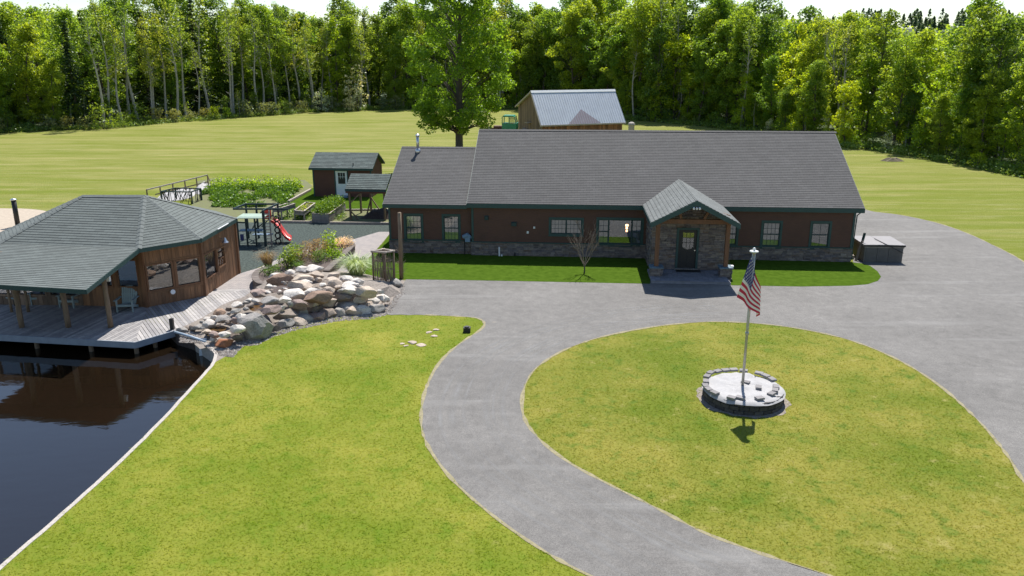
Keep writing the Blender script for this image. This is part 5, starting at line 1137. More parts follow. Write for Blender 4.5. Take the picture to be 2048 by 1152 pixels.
tag(k.build('waterfall_foam', M['foam']), 'white splashing foam where the stream meets the pond', 'foam', kind='stuff')
# pebbles on the gravel bed and rock edge
rs = np.random.RandomState(12); V = []; T = []
oct_ = np.array([(1,0,0),(0,1,0),(-1,0,0),(0,-1,0),(0,0,1)]); tri = [(0,1,4),(1,2,4),(2,3,4),(3,0,4)]
for _ in range(6500):
    f = rr.random(); x = 360+f*450; base_y = 500+zy((x-330)*4.096)/4.096; y = base_y + rr.uniform(-6, 16); y = min(y, 745)
    p = g(x, y); s_ = rr.uniform(.015,.06)*(1.6 if rr.random() < .06 else 1); a_ = rr.uniform(0,3)
    R2 = np.array([[math.cos(a_),-math.sin(a_),0],[math.sin(a_),math.cos(a_),0],[0,0,1]]); q = (oct_*[s_, s_*rr.uniform(.6,1), s_*.6])@R2 + [p.x, p.y, .006]; t_ = rr.random()
    for f_ in tri: V += [q[f_[0]], q[f_[1]], q[f_[2]]]; T += [t_]*3
peb = stone_mat('pebbles', [(0.12,0.10,0.09),(0.34,0.31,0.28),(0.22,0.18,0.15),(0.48,0.45,0.41)])
me = quads('pebbles', np.array(V), np.array(T), peb, 3); tag(inst('pebbles', me), 'loose pebbles at the foot of the boulder wall', 'pebbles', kind='stuff')
def lone_rock(name, lb, px, py, w, h, tone, i, zc=.1, group=None):
    P = g(px, py, zc); m_ = (P-Vector((0,0,CH))).length/1600; me = rock_var(i, tone); o = inst(name, me, world=Matrix.Translation(P) @ Matrix.Rotation(i, 4, 'Z') @ Matrix.Diagonal((w*m_*.5, w*m_*.42, h*m_*.42, 1))); tag(o, lb, 'boulder', group)
lone_rock('boulder', 'grey boulder in the shade at the foot of the tall post', 792, 566, 26, 20, 'g', 3, .18)
for i, (x, y, w, h, lb) in enumerate(((805,687,9,5,'smallest flat stone sunk in the lawn, left one'),(813,691,10,5,'small flat stone sunk in lawn beside the largest'),(825,684,20,14,'largest tan flat stone sunk in the lawn'),(842,690,20,4,'thin flat stone right of the largest lawn stone'),(858,664,14,8,'flat stone sunk in lawn nearest the house'),(872,659,12,6,'upper right flat stone near the drive corner'),(868,672,12,8,'flat stone sunk in lawn below the upper pair'))):
    lone_rock('flat_stone', lb, x, y, w, h*.4, 't', i, .02, 'flat stones sunk in the lawn')
p = g(934, 664); k = MB(); k.prism([(p.x-.14,p.y-.12),(p.x+.14,p.y-.12),(p.x+.14,p.y+.12),(p.x-.14,p.y+.12)], .0, .2); k.tube([(p.x,p.y,.2),(p.x,p.y,.24)], .1, 8); tag(k.build('utility_box', M['black']), 'small black box in the lawn at the drive corner', 'box')

# ------------------------------------------------------------------ flag mound on the island
mc = g(1485, 797); mx0, mx1 = g(1406, 797).x, g(1562, 797).x; MR = (mx1-mx0)/2; mc = Vector(((mx0+mx1)/2, mc.y-.05, 0)); MH = .42
ring = thing('flower_ring', 'round block planter ring covered with a white liner sheet on the island', 'planter', mc)
rr = random.Random(6); k = MB(Matrix.Translation(mc)); k.tube([(0,0,-.02),(0,0,MH-.12)], MR-.12, 40); k.build('soil_core', M['soil'], ring)
nb = 26
for row in range(3):
    for i in range(nb):
        a = (i+.5*(row % 2))*2*math.pi/nb; k = MB(Matrix.Translation(mc) @ Matrix.Rotation(a, 4, 'Z')); w = MR*math.pi/nb-.012; o_ = rr.uniform(-.012,.012)
        k.box(MR-.2, -w, row*.13+.002, MR+o_-.015*row, w, row*.13+.126); k.build('block', M['blackblock'], ring)
k = MB(Matrix.Translation(mc)); nr, na = 14, 72
from mathutils import noise as mn
for i in range(nr+1):
    for j in range(na):
        a = j*2*math.pi/na; r = (MR+.03)*i/nr; z = MH + .07*mn.noise(Vector((math.cos(a)*r*2.2, math.sin(a)*r*2.2, 3))) + .03*mn.noise(Vector((math.cos(a)*r*7, math.sin(a)*r*7, 5)))
        if i == nr: z = MH - .07 - .06*max(0, mn.noise(Vector((math.cos(a)*2.5, math.sin(a)*2.5, 9)))) ; r = MR+.035
        k.v.append(k.M @ Vector((math.cos(a)*r, math.sin(a)*r, z)))
for i in range(nr):
    for j in range(na): k.f.append((i*na+j, i*na+(j+1) % na, (i+1)*na+(j+1) % na, (i+1)*na+j))
k.build('liner_sheet', M['liner'], ring, True)
padm = MB(); padm.box(-.13, -.085, 0, .13, .085, .065); padme = padm.mesh('cap_block'); padme.materials.append(M['pad'])
pads = [(1421,747),(1435,744),(1451,742),(1467,741),(1487,743),(1414,754),(1412,764),(1411,773),(1417,780),(1429,787),(1463,797),(1481,797),(1519,798),(1491,766),(1517,776),(1518,748),(1531,753),(1544,760),(1552,775),(1550,782),(1543,789)]
for i, (x, y) in enumerate(pads):
    p = g(x, y, MH+.02); d = p-mc; a = math.atan2(d.y, d.x) + math.pi/2 + rr.uniform(-.2,.2); o_ = inst('cap_block', padme, world=Matrix.Translation(p) @ Matrix.Rotation(a, 4, 'Z') @ Matrix.Diagonal((1, 1.1, 1, 1)))
    wh = 'at the back rim' if y < 750 else 'at the front rim' if y > 785 else 'at the left rim' if x < 1440 else 'at the right rim' if x > 1530 else 'inside near the pole'
    tag(o_, f'pale grey block on the liner {wh}, {ORD[i]} from back left', 'block', 'loose blocks holding down the liner')
# concrete edge spill
k = MB(); L = [mc.xy + Vector((math.cos(a), math.sin(a)))*(MR+.10+rr.uniform(0,.16)) for a in [i*2*math.pi/40 for i in range(40)]]; k.sheet([L], .012); tag(k.build('gravel_ring', M['gravel']), kind='structure')
pb_ = g(1485, 771, MH); ph = zat(pb_, 505)
pole = thing('flagpole', 'slim metal flagpole with white cap rising from the liner-covered ring', 'flagpole', (pb_.x, pb_.y, MH))
k = MB(); k.tube([(pb_.x,pb_.y,MH),(pb_.x,pb_.y,2.2),(pb_.x,pb_.y,ph)], [.045,.043,.055], 12); k.build('shaft', M['pole'], pole, True)
k = MB(); k.tube([(pb_.x,pb_.y,2.15),(pb_.x,pb_.y,2.25)], .058, 12); k.build('joint_collar', M['pole'], pole, True)
k = MB(); k.tube([(pb_.x,pb_.y,ph),(pb_.x,pb_.y,ph+.02),(pb_.x,pb_.y,ph+.05),(pb_.x,pb_.y,ph+.06)], [.08,.135,.13,.05], 16); k.tube([(pb_.x,pb_.y,ph+.06),(pb_.x,pb_.y,ph+.10),(pb_.x,pb_.y,ph+.14),(pb_.x,pb_.y,ph+.16)], [.03,.048,.035,.005], 12); k.build('finial', M['white'], pole, True)
# limp flag: cloth grid hanging in folds; u along the fly, v along the hoist
def flag():
    FH, FW_ = 1.3, 2.0
    t = thing('flag', 'United States flag hanging limp in folds from the pole', 'flag', (pb_.x-.06, pb_.y-.06, ph-.1)); nu, nv = 72, 39
    # photo silhouette: width grows downward, bottom edge slants
    grid = []
    top = Vector((pb_.x-.075, pb_.y-.06, ph-.08))
    for j in range(nv+1):
        row = []
        for i in range(nu+1):
            u, v = i/nu, j/nv
            sag = u*FW_*(.80+.12*(1-v)); s_ = u
            x = -.05 + (.50*math.sin(u*1.45) * (.75+.25*v)) + .15*math.sin(u*9.0+.5)*u*(.4+.6*v) - .40*v*(1-u)**1.2*.55 - .12*v
            y = -.12*math.sin(u*9.0+2.0)*(.35+u*.65) - .05
            z = -v*FH*(1-.25*u) - sag*.70 + .10*v*u
            row.append(top + Vector((x, y, z)))
        grid.append(row)
    def star_at(u, v):
        return None
    mbs = dict(red=MB(), white=MB(), blue=MB())
    for j in range(nv):
        for i in range(nu):
            stripe = j*13//nv; cant = (i < nu*.42) and (stripe < 7); key = 'blue' if cant else ('red' if stripe % 2 == 0 else 'white')
            m_ = mbs[key]; m_.add([grid[j][i], grid[j+1][i], grid[j+1][i+1], grid[j][i+1]], [(0,1,2,3)])
    cl = mbs['blue'].build('canton', M['fblue'], t, True)
    mbs['red'].build('red_stripes', M['fred'], t, True, kind='stuff'); mbs['white'].build('white_stripes', M['fwhite'], t, True, kind='stuff')
    st = MB()
    def P(u, v):
        a = min(nu-1e-3, max(0, u*nu)); b_ = min(nv-1e-3, max(0, v*nv)); i, j = int(a), int(b_); fa, fb = a-i, b_-j
        p = grid[j][i]*(1-fa)*(1-fb)+grid[j][i+1]*fa*(1-fb)+grid[j+1][i]*(1-fa)*fb+grid[j+1][i+1]*fa*fb; n_ = (grid[j+1][i]-grid[j][i]).cross(grid[j][i+1]-grid[j][i]).normalized(); return p, n_
    for r_ in range(9):
        for c_ in range(6 if r_ % 2 == 0 else 5):
            u = .42*((c_+.5 if r_ % 2 == 0 else c_+1)/6); v = (7/13)*((r_+.5)/9); pts = []
            for k_ in range(10):
                a = k_*math.pi/5 - math.pi/2; rr_ = .034 if k_ % 2 == 0 else .015; pts.append((u+math.cos(a)*rr_/FW_, v+math.sin(a)*rr_/FH))
            for sgn in (1, -1):
                V = [P(*q)[0] + P(*q)[1]*.006*sgn for q in pts]; c0 = P(u, v); st.add([c0[0]+c0[1]*.006*sgn] + V, [(0, i+1, (i+1) % 10+1) for i in range(10)])
    st.build('stars', M['fwhite'], t, kind='stuff')
flag()

# ------------------------------------------------------------------ hot tub
def hot_tub():
    a = HM.inverted() @ g(1726, 525); c = HM.inverted() @ g(1804, 525.5); u0, u1, v0 = a.x, c.x, (a.y+c.y)/2; zt = .80; dp = 2.1
    t = thing('hot_tub', 'square grey hot tub with pale folding cover beside the house end', 'hot tub', HP((u0+u1)/2, v0, 0)); k = MB(HM); k.box(u0+.03, v0+.03, .0, u1-.03, v0+dp-.03, zt); k.build('shell', M['tub'], t)
    for i in range(3):
        w = (u1-u0-.3)/3
        x0 = u0+.16+i*(w+.0); k = MB(HM)
        for j in range(9): k.box(x0+.03, v0+.0, .08+j*.07, x0+w-.06, v0+.029, .08+j*.07+.055)
        k.build('louvred_panel', M['tub'], t, kind='stuff')
        k = MB(HM); k.box(x0-.04, v0-.008, .02, x0+.02, v0+.029, zt-.02); k.build('panel_frame', M['tub'], t)
    k = MB(HM); k.box(u0-.0, v0-.0, zt+.002, u1+.0, v0+dp, zt+.07); k.build('rim', M['greywood'], t)
    um = u0+(u1-u0)*.5
    for x0, x1 in ((u0-.04, um-.015), (um+.015, u1+.04)):
        k = MB(HM); k.add([(x0,v0-.04,zt+.075),(x1,v0-.04,zt+.075),(x1,v0+dp+.04,zt+.075),(x0,v0+dp+.04,zt+.075),(x0,v0-.04,zt+(.17 if x0 < um-.1 else .19)),(x1,v0-.04,zt+(.19 if x0 < um-.1 else .17)),(x1,v0+dp+.04,zt+.19),(x0,v0+dp+.04,zt+.18)], [(0,3,2,1),(4,5,6,7),(0,1,5,4),(1,2,6,5),(2,3,7,6),(3,0,4,7)]); k.build('cover_half', M['tubcover'], t)
    k = MB(HM); k.box(u0-.045, v0-.048, zt+.072, u1+.045, v0-.041, zt+.15); k.build('cover_skirt', M['black'], t)
    k = MB(HM); k.tube([(u1-.05, v0-.08, .55),(um+.05, v0-.06, zt+.21),(um-.1, v0+dp*.6, zt+.23)], .018, 6); k.build('cover_lifter', M['black'], t)
    p = HP(u0-.28, v0+.25, 0); k = MB(); k.bar((p.x, p.y, .01), (p.x+.32, p.y+.2, 1.05), .11, .09); s_ = thing('leaning_post', 'rough leaning post with dark green tip between house and hot tub', 'post', p); k.build('shaft', M['twig'], s_)
    k = MB(); k.bar((p.x+.322, p.y+.202, 1.06), (p.x+.42, p.y+.26, 1.48), .13, .05); k.build('tip', M['green'], s_)
    k = MB(HM); k.box(u0-.60, v0+.7, .0, u0-.22, v0+1.4, .20); k.box(u0-.60, v0+1.0, .20, u0-.22, v0+1.4, .40); tag(k.build('tub_steps', M['palewood']), 'small pale wooden step between the house end and hot tub', 'step')
hot_tub()

# ------------------------------------------------------------------ bare sapling, posts and trellis in front of the house
def sapling():
    p = g(1168.5, 547); t = thing('bare_sapling', 'leafless pale sapling standing in the green strip before the house', 'tree', p); rd_ = random.Random(12); k = MB(Matrix.Translation(p)); tw = MB(Matrix.Translation(p))
    k.tube([(0,0,0),(.01,0,.2),(.0,.0,.42)], [.045,.035,.03], 7)
    def br(a, d, L, r, dep, out):
        b_ = a + d*L*.5 + Vector((rd_.uniform(-.05,.05), rd_.uniform(-.05,.05), 0)); c = a + d*L + Vector((0,0,.04)); out.tube([a, b_, c], [r, r*.8, r*.55], 5, False)
        if dep == 0: return
        for i in range(3 if dep > 1 else 2):
            e = (d + Vector((rd_.uniform(-.6,.6), rd_.uniform(-.6,.6), rd_.uniform(.1,.6)))).normalized(); s_ = a.lerp(c, rd_.uniform(.55,1)); br(s_, e, L*rd_.uniform(.5,.72), r*.55, dep-1, tw)
    for dx, dy, dz, L in ((-.42,.1,.9,1.0),(.42,-.15,.85,.95),(-.15,-.3,1,1.2),(.2,.35,1,1.25),(-.35,.4,.9,1.0),(.4,.2,.9,.95)):
        k2 = MB(Matrix.Translation(p)); br(Vector((0,0,.36)), Vector((dx,dy,dz)).normalized(), L, .024, 3, k2); k2.build('branch', M['twig'], t, True)
    k.build('trunk', M['bark'], t, True); tw.build('twigs', M['twig'], t, True, kind='stuff')
sapling()
p = g(803, 557); zt = zat(p, 425); q = gY(798.5, 425, p.y-.05)
t = thing('tall_post', 'tall weathered timber post standing before the wing windows', 'post', p); k = MB(); k.tube([(p.x,p.y,0),(p.x*.5+q.x*.5,p.y,zt*.5),(q.x,p.y,zt)], [.105,.10,.085], 12); k.build('timber', M['postwood'], t, True)
k = MB(); rr = random.Random(2)
for i in range(60):
    a = rr.uniform(0, 6.28); z = rr.uniform(.1, 1.5); c = Vector((p.x+math.cos(a)*.1, p.y+math.sin(a)*.1, z)); k.tube([c, c+Vector((math.cos(a+.8)*rr.uniform(.08,.28), math.sin(a+.8)*.15, rr.uniform(-.1,.3)))], [.008,.003], 3, False)
k.build('dry_vine', M['twig'], t, kind='stuff')
a1, a2_, a3, a4 = g(748, 572), g(765, 577), g(783, 573), g(762, 566); h_ = zat(a1, 504)
t = thing('trellis', 'rustic log and twig trellis with pale top poles beside the boulder wall', 'trellis', a1)
A_ = [Vector((a1.x, a1.y, 0)), Vector((a1.x+.62, a1.y-.22, 0)), Vector((a1.x+.98, a1.y+.1, 0)), Vector((a1.x+.45, a1.y+.42, 0))]
for p_ in A_: k = MB(); k.tube([(p_.x,p_.y,0),(p_.x+.01,p_.y,h_)], [.055,.045], 8); k.build('post', M['postwood'], t, True)
for i, j in ((0,1),(1,2),(2,3),(3,0)):
    k = MB(); u = (A_[j]-A_[i])*.12; k.tube([A_[i]-u+Vector((0,0,h_+.03)), A_[j]+u+Vector((0,0,h_+.03))], .05, 8); k.build('top_pole', M['palewood'], t, True)
k = MB()
for i, j in ((0,1),(1,2),(2,3),(3,0)):
    for n_ in range(9):
        f = (n_+.5)/9; b0 = A_[i].lerp(A_[j], f); b1 = A_[i].lerp(A_[j], min(1,max(0,f+rr.uniform(-.18,.18)))); k.tube([b0, b0.lerp(b1,.5)+Vector((rr.uniform(-.05,.05),rr.uniform(-.05,.05),h_*.5)), b1+Vector((0,0,h_*rr.uniform(.8,1)))], [.02,.016,.01], 4, False)
    for z in (.35,.8,1.25): k.tube([A_[i]+Vector((0,0,z)), A_[j]+Vector((0,0,z+.03))], .018, 4, False)
for n_ in range(40):
    f, e = rr.random(), rr.random(); b0 = A_[0].lerp(A_[1], f); b1 = A_[3].lerp(A_[2], e); k.tube([b0+Vector((0,0,h_+.03)), b1+Vector((0,0,h_+.06))], .012, 3, False)
k.build('twig_lattice', M['twig'], t, kind='stuff')

# ------------------------------------------------------------------ flower bed and its retaining wall
WH = .45
cap_l = smooth_loop([g(x, y, WH).xy for x, y in ((535,567),(520,564),(511,556),(512,546),(522,538),(545,531))], 5)
cap_r = [g(x, y, WH).xy for x, y in ((652,541),(680,514),(705,490),(702,484),(690,480))]
t = thing('retaining_wall', 'low dark block retaining wall curving round the flower bed', 'wall', g(600, 560)); rr = random.Random(8)
def blockwall(line, rows=3, w=.3, th=.26, H_=WH):
    P = [Vector((*p, 0)) for p in line]; 
    for a, c in zip(P, P[1:]):
        L = (c-a).length; n_ = max(1, round(L/w)); x = (c-a)/n_; an = math.atan2(x.y, x.x)
        for r_ in range(rows):
            for i in range(n_):
                k = MB(Matrix.Translation(a+x*i) @ Matrix.Rotation(an, 4, 'Z')); hh = (H_-.07)/rows; o_ = rr.uniform(-.012,.012); k.box(.006, -th/2+o_, r_*hh+.003, x.length-.006, th/2, (r_+1)*hh-.003); k.build('block', M['wall_block'], t)
        for i in range(n_): k = MB(Matrix.Translation(a+x*i) @ Matrix.Rotation(an, 4, 'Z')); k.box(.004, -th/2-.03, H_-.066, x.length-.004, th/2+.03, H_); k.build('cap_block', M['wall_block'], t)
blockwall(smooth_loop(cap_l, 1), 3, .3); blockwall(cap_r, 3, .32)
b = MB(); b.sheet([cap_l[::-1] + [g(600,560,WH-.08).xy] + cap_r + [g(x, y, WH-.08).xy for x, y in ((640,492),(580,515))][::1]], WH-.08); b.build('bed_soil', M['mulch'], t)
def bush(lb, px, py, z, R, H, lm, ls, n=20, per=90, name='shrub', seed=1, cat='shrub'):
    R *= 1.35; H *= 1.12; n = int(n*1.5); per = int(per*1.3)
    p = g(px, py, z); tm, cm, _ = make_shrub(seed+60, lm, R, H, ls, n, per); t = thing(name, lb, cat, p)
    for pn, me in (('stem', tm), ('foliage', cm)): o_ = bpy.data.objects.new(pn, me); COL.objects.link(o_); o_.parent = t
    return t
bush('bright green leafy shrub at the upper end of the flower bed', 662, 504, .4, .42, 1.05, 'lime', .11, 18, 160, seed=1)
bush('yellow-green low plant beside the retaining wall', 665, 516, .4, .33, .45, 'lime', .12, 10, 160, seed=2, cat='plant')
bush('pale lilac phlox mound at the end of the flower bed', 686, 492, .4, .42, .38, 'lilac', .07, 16, 420, seed=3, cat='flowers', name='phlox')
bush('brownish dried-bloom shrub in the middle of the bed', 628, 512, .4, .60, .75, 'pinkbrown', .07, 24, 260, seed=4)
bush('second brownish shrub left of the bright leafy shrub', 600, 524, .4, .42, .62, 'pinkbrown', .07, 18, 240, seed=5)
bush('mid green shrub at the centre of the flower bed', 577, 532, .4, .48, .85, 'dark', .11, 20, 160, seed=6)
bush('green shrub in front of the brownish shrub', 640, 522, .4, .36, .55, 'herb', .08, 14, 180, seed=7)
bush('small herb mound at the round end of the wall', 541, 547, .4, .34, .40, 'herb', .07, 12, 240, seed=8, cat='plant')
bush('leafy shrub with yellow tips at the bed centre', 592, 520, .4, .36, .85, 'lime', .10, 12, 120, seed=9)
def tuft(lb, px, py, z, R, H, n, m_, name, seed, cat='ornamental grass', thin=.012):
    p = g(px, py, z); t = thing(name, lb, cat, p); r_ = random.Random(seed); V = []; T = []
    for i in range(n):
        a = r_.uniform(0, 6.28); rr_ = R*math.sqrt(r_.random()); h = H*r_.uniform(.6, 1.05); b0 = Vector((math.cos(a)*rr_*.2, math.sin(a)*rr_*.2, 0)); m1 = Vector((math.cos(a)*rr_*.55, math.sin(a)*rr_*.55, h*.8)); e = Vector((math.cos(a)*rr_*1.15, math.sin(a)*rr_*1.15, h*r_.uniform(.6, 1.0))); sd_ = Vector((-math.sin(a), math.cos(a), 0))*thin; tt = r_.random()
        V += [b0-sd_, b0+sd_, m1+sd_, m1-sd_, m1-sd_, m1+sd_, e+sd_*.2, e-sd_*.2]; T += [tt]*8
    me = quads('blades', np.array([tuple(v) for v in V]), np.array(T), m_); o_ = bpy.data.objects.new('blades', me); COL.objects.link(o_); o_.parent = t
tuft('white striped ornamental grass clump left of the trellis', 714, 556, 0, 1.15, 1.2, 620, LM['variegated'], 'ornamental_grass', 1)
tuft('wispy dry lavender clump by the rubber surface', 536, 533, .3, .75, .9, 420, LM['pinkbrown'], 'dry_grass', 2, thin=.006)
tuft('thin wispy grass behind the pale rocks', 598, 540, .4, .4, .5, 200, LM['herb'], 'wispy_grass', 3, thin=.006)

# ------------------------------------------------------------------ playset on the rubber surface
def playset():
    y0 = g(532, 492.7).y; x1 = g(532, 492.7).x; x0 = g(480, 491.5).x; y1 = y0+2.1; zt = zat((x1, y0), 420.5); t = thing('playset', 'dark green wooden climbing frame with pale platform and red slide', 'playset', ((x0+x1)/2, y0, 0)); D = M['darkgreen']
    def post(x, y, z, w=.1): k = MB(); k.box(x-w/2, y-w/2, 0, x+w/2, y+w/2, z); k.build('post', D, t)
    xm = [x0, x0+(x1-x0)*.33, x0+(x1-x0)*.66, x1]; zp = zat((x1, y0), 437)
    post(x0, y0, zp); post(xm[1], y0, zp, .08); post(xm[2], y0, zp, .08); post(x1, y0, zt, .13)
    for x in (x0-.1, xm[1], x1+.25): post(x, y1, zt)
    for z in (zt-.02,): 
        for a, c in (((x0-.1,y1),(x1+.25,y1)), ((x0-.3,y0+.5),(x1+1.3,y0+.5)), ((x0-.3,y0+.5),(x0-.1,y1)), ((x1,y0),(x1+.25,y1))):
            k = MB(); k.bar((*a, z), (*c, z), .06, .10); k.build('rail', D, t)
    n_ = 7
    for i in range(n_):
        k = MB(); k.box(x0-.05, y0-.06+i*.2, zp, x1-.05, y0+.13+i*.2, zp+.035); k.build('platform_board', M['palegreen'], t)
    k = MB(); k.box(x0, y0+.1, .85, x1-.1, y0+.7, .89); k.build('bench_board', M['bluegrey'], t); k = MB(); k.box(xm[1], y0+.9, .45, x1+.1, y0+1.3, .49); k.build('bench_board', M['bluegrey'], t)
    k = MB(); k.box(x0+.12, y0-.02, .35, x0+.3, y0+.1, .7); k.build('bucket', mat('dark_blue_plastic', (.02,.04,.18), .4, 4, .1), t)
    for a, c in (((x0, y1, .3), (x0+.8, y1, zp)), ((xm[2], y0+1.2, .9), (x1+.2, y0+1.2, zp)), ((x1, y0+.1, 1.4), (xm[2], y0+.1, 1.0))): k = MB(); k.bar(a, c, .06, .06); k.build('brace', D, t)
    k = MB()
    for i in range(11):
        z = .12+i*(zt-.2)/11; k.bar((x1+.07, y0, z), (x1+.32, y0+.05, z), .03, .04)
    k.bar((x1+.33, y0+.05, 0), (x1+.33, y0+.05, zt), .07, .05); k.build('ladder', M['greywood'], t, kind='stuff')
    for i in range(5):
        z = .22+i*.33; k = MB(); c = Vector((x1+.62, y0+.35, z)); n2 = 14; k.tube([c+Vector((math.cos(a)*.15, .05, math.sin(a)*.15)) for a in [j*2*math.pi/n2 for j in range(n2+1)]], .045, 6, False); k.build('climbing_ring', M['black'], t, True)
    k = MB(); k.tube([(x1+.95,y0+.2,0),(x1+.84,y0+.2,1.9)], [.02,.02], 6); k.build('cane', M['postwood'], t)
    k = MB(); a = Vector((x1+.0, y0+1.5, 1.15)); pts = [a, a+Vector((.3,-.1,-.12)), a+Vector((.62,-.3,-.52)), a+Vector((.95,-.5,-.88)), a+Vector((1.2,-.65,-.98))]
    prof = [(-.36,.2),(-.3,.02),(-.15,-.03),(.15,-.03),(.3,.02),(.36,.2),(.33,.21),(.27,.05),(-.27,.05),(-.33,.21)]; V = []
    for p in pts: V += [p+Vector((0, y_, z_)) for y_, z_ in prof]
    F = []; m_ = len(prof)
    for i in range(len(pts)-1):
        for j in range(m_): F.append((i*m_+j, i*m_+(j+1) % m_, (i+1)*m_+(j+1) % m_, (i+1)*m_+j))
    k.add(V, F); k.build('slide', M['red'], t, True)
    k = MB(); k.box(x1-.4, y0+1.3, 1.35, x1+.05, y0+1.36, 1.95); k.build('slide_guard', M['red'], t)
    k = MB(); k.bar((g(395,411,1.0).x, y0+3.2, .95), (x0-.3, y0+2.2, .95), .05, .09); k.build('long_rail', D, t)
playset()

# ------------------------------------------------------------------ raised beds, garden, fence
def rbed(lb, fl, fr, br_, z, name='raised_bed', legs=False, seed=1):
    """fl, fr: front-left / front-right base pixels, br_: back-right rim pixel"""
    a, c = g(*fl), g(*fr); d = g(*br_, z); t = thing(name, lb, 'raised bed', a); u = (c-a); w = (d-Vector((c.x, c.y, z))); w.z = 0; e = a+w; z0 = z-.28 if legs else 0
    C4 = [a, c, c+w, e]; L = [(C4[i], C4[(i+1) % 4]) for i in range(4)]; mt_ = M['greywood']
    nrow = 2 if legs else 3
    for i, (p, q) in enumerate(L):
        for r_ in range(nrow):
            hh = (z-z0)/nrow; k = MB(); k.bar((p.x,p.y,z0+hh*(r_+.5)), (q.x,q.y,z0+hh*(r_+.5)), .05, hh-.012); k.build('board', mt_, t)
        k = MB(); dd = (q-p).normalized()*.05; k.bar((p.x-dd.x,p.y-dd.y,z+.012), (q.x+dd.x,q.y+dd.y,z+.012), .10, .024); k.build('rim_board', M['palewood'], t)
        if legs: k = MB(); k.box(p.x-.045, p.y-.045, 0, p.x+.045, p.y+.045, z0); k.build('leg', mt_, t)
    k = MB(); k.add([(p.x, p.y, z-.06) for p in C4], [(0,1,2,3)]); k.build('soil', M['soil'], t); return C4
c4 = rbed('big pale timber raised bed full of green weeds', (625,445.5), (658,447), (690,404), .62)
c5 = rbed('raised planter on legs right of the playset, sloping grey sides', (547,441), (564,441), (590,407), .85, 'planter_table', True)
c6 = rbed('small planter on legs left of the big raised bed', (590,439), (609,441), (630,406), .62, 'planter_table', True)
def fill(name, lb, poly, n, h, lm, ls, cat, seed, per=14, hv=.6):
    rs_ = np.random.RandomState(seed); r_ = random.Random(seed); C = []; xs = [p.x for p in poly]; ys = [p.y for p in poly]; z0 = poly[0].z; k = 0
    while k < n:
        x, y = r_.uniform(min(xs), max(xs)), r_.uniform(min(ys), max(ys)); ins = False; j = len(poly)-1
        for i in range(len(poly)):
            if (poly[i].y > y) != (poly[j].y > y) and x < (poly[j].x-poly[i].x)*(y-poly[i].y)/(poly[j].y-poly[i].y)+poly[i].x: ins = not ins
            j = i
        if not ins: continue
        k += 1
        if n > 1000 and mn.noise(Vector((x*.45, y*.3, 7))) < -.12: continue
        hh = h*r_.uniform(1-hv, 1+hv*.4)*(.75+.5*mn.noise(Vector((x*.6, y*.6, seed)))); f = rs_.uniform(0, 1, (per, 1)); C.append(np.array([[x, y, z0]]) + rs_.normal(size=(per, 3))*np.array([.09,.09,.03]) + f*np.array([[0,0,hh]]))
    me = leaf_mesh(name, np.concatenate(C), ls, rs_, .3, LM[lm]); tag(inst(name, me), lb, cat, kind='stuff')
shr4 = lambda C4, z: [Vector((p.x, p.y, z)) for p in C4]
fill('bed_weeds', 'tall green weeds growing in the big raised bed', shr4(c4, .55), 260, .62, 'weed', .12, 'weeds', 1, 16)
fill('planter_seedlings', 'low yellow-green seedlings in the legged planters', shr4(c6, .55), 90, .14, 'lime', .07, 'seedlings', 2, 8); fill('planter_seedlings', 'sparse seedlings in the planter beside the playset', shr4(c5, .78), 60, .14, 'weed', .07, 'seedlings', 3, 8)
GP = [g(x, y) for x, y in ((395,412),(470,416),(560,412),(588,398),(607,382),(602,372),(560,372),(500,373),(430,374),(405,385))]
fill('garden_plants', 'dense rows of green weeds and vegetables in the garden plot', GP, 1500, .50, 'weed', .16, 'garden plants', 4, 16, .9)
fill('garden_plants', 'taller yellow-green stalks along the back of the garden plot', [g(x, y) for x, y in ((420,380),(607,380),(600,368),(430,368))], 300, .85, 'lime', .13, 'garden plants', 5, 16)
fill('garden_weeds', 'thin weeds between planters and timber edging', [g(x, y) for x, y in ((545,441),(620,441),(690,441),(690,415),(600,425),(560,420))], 420, .28, 'herb', .1, 'weeds', 6, 8)
def beam(name, lb, a, c, w, h, m_, cat='timber', group=None):
    k = MB(); k.bar(a, c, w, h); tag(k.build(name, m_), lb, cat, group)
beam('timber_edging', 'long pale timber edging behind the rubber surface', g(549,443.5,.08), g(624,444.5,.08), .12, .16, M['palewood']); beam('timber_edging', 'pale timber edging between big raised bed and house', g(660,446,.08), g(779,447,.08), .12, .16, M['palewood'])
beam('garden_timber', 'pale diagonal timber at the right side of the garden plot', g(577,403,.1), g(621,379,.1), .16, .14, M['palewood']); beam('garden_timber', 'pale timber behind the wood shelter posts', g(690,420,.06), g(778,419,.06), .14, .12, M['palewood'])
def fence():
    a, c = g(312, 398), g(417, 372); zt = zat(c, 350); t = thing('garden_fence', 'open fence with pale top rail at the left of the garden', 'fence', a); a2 = g(296, 402)
    k = MB(); k.bar((a2.x, a2.y, zt*.92), (c.x, c.y, zt), .09, .08); k.build('top_rail', M['palewood'], t)
    for i in range(6):
        p = a2.lerp(c, i/5); k = MB(); k.bar((p.x, p.y, 0), (p.x, p.y, zt-.05), .08, .08, (0,1,0)); k.build('post', M['postwood'], t)
    k = MB(); k.bar((c.x, c.y, zt), (c.x+.35, c.y-.2, .05), .05, .05); k.build('stay', M['postwood'], t)
    k = MB(); k.bar((a.x, a.y, .35), (c.x, c.y, .35), .05, .08); k.build('lower_rail', M['postwood'], t)
fence()
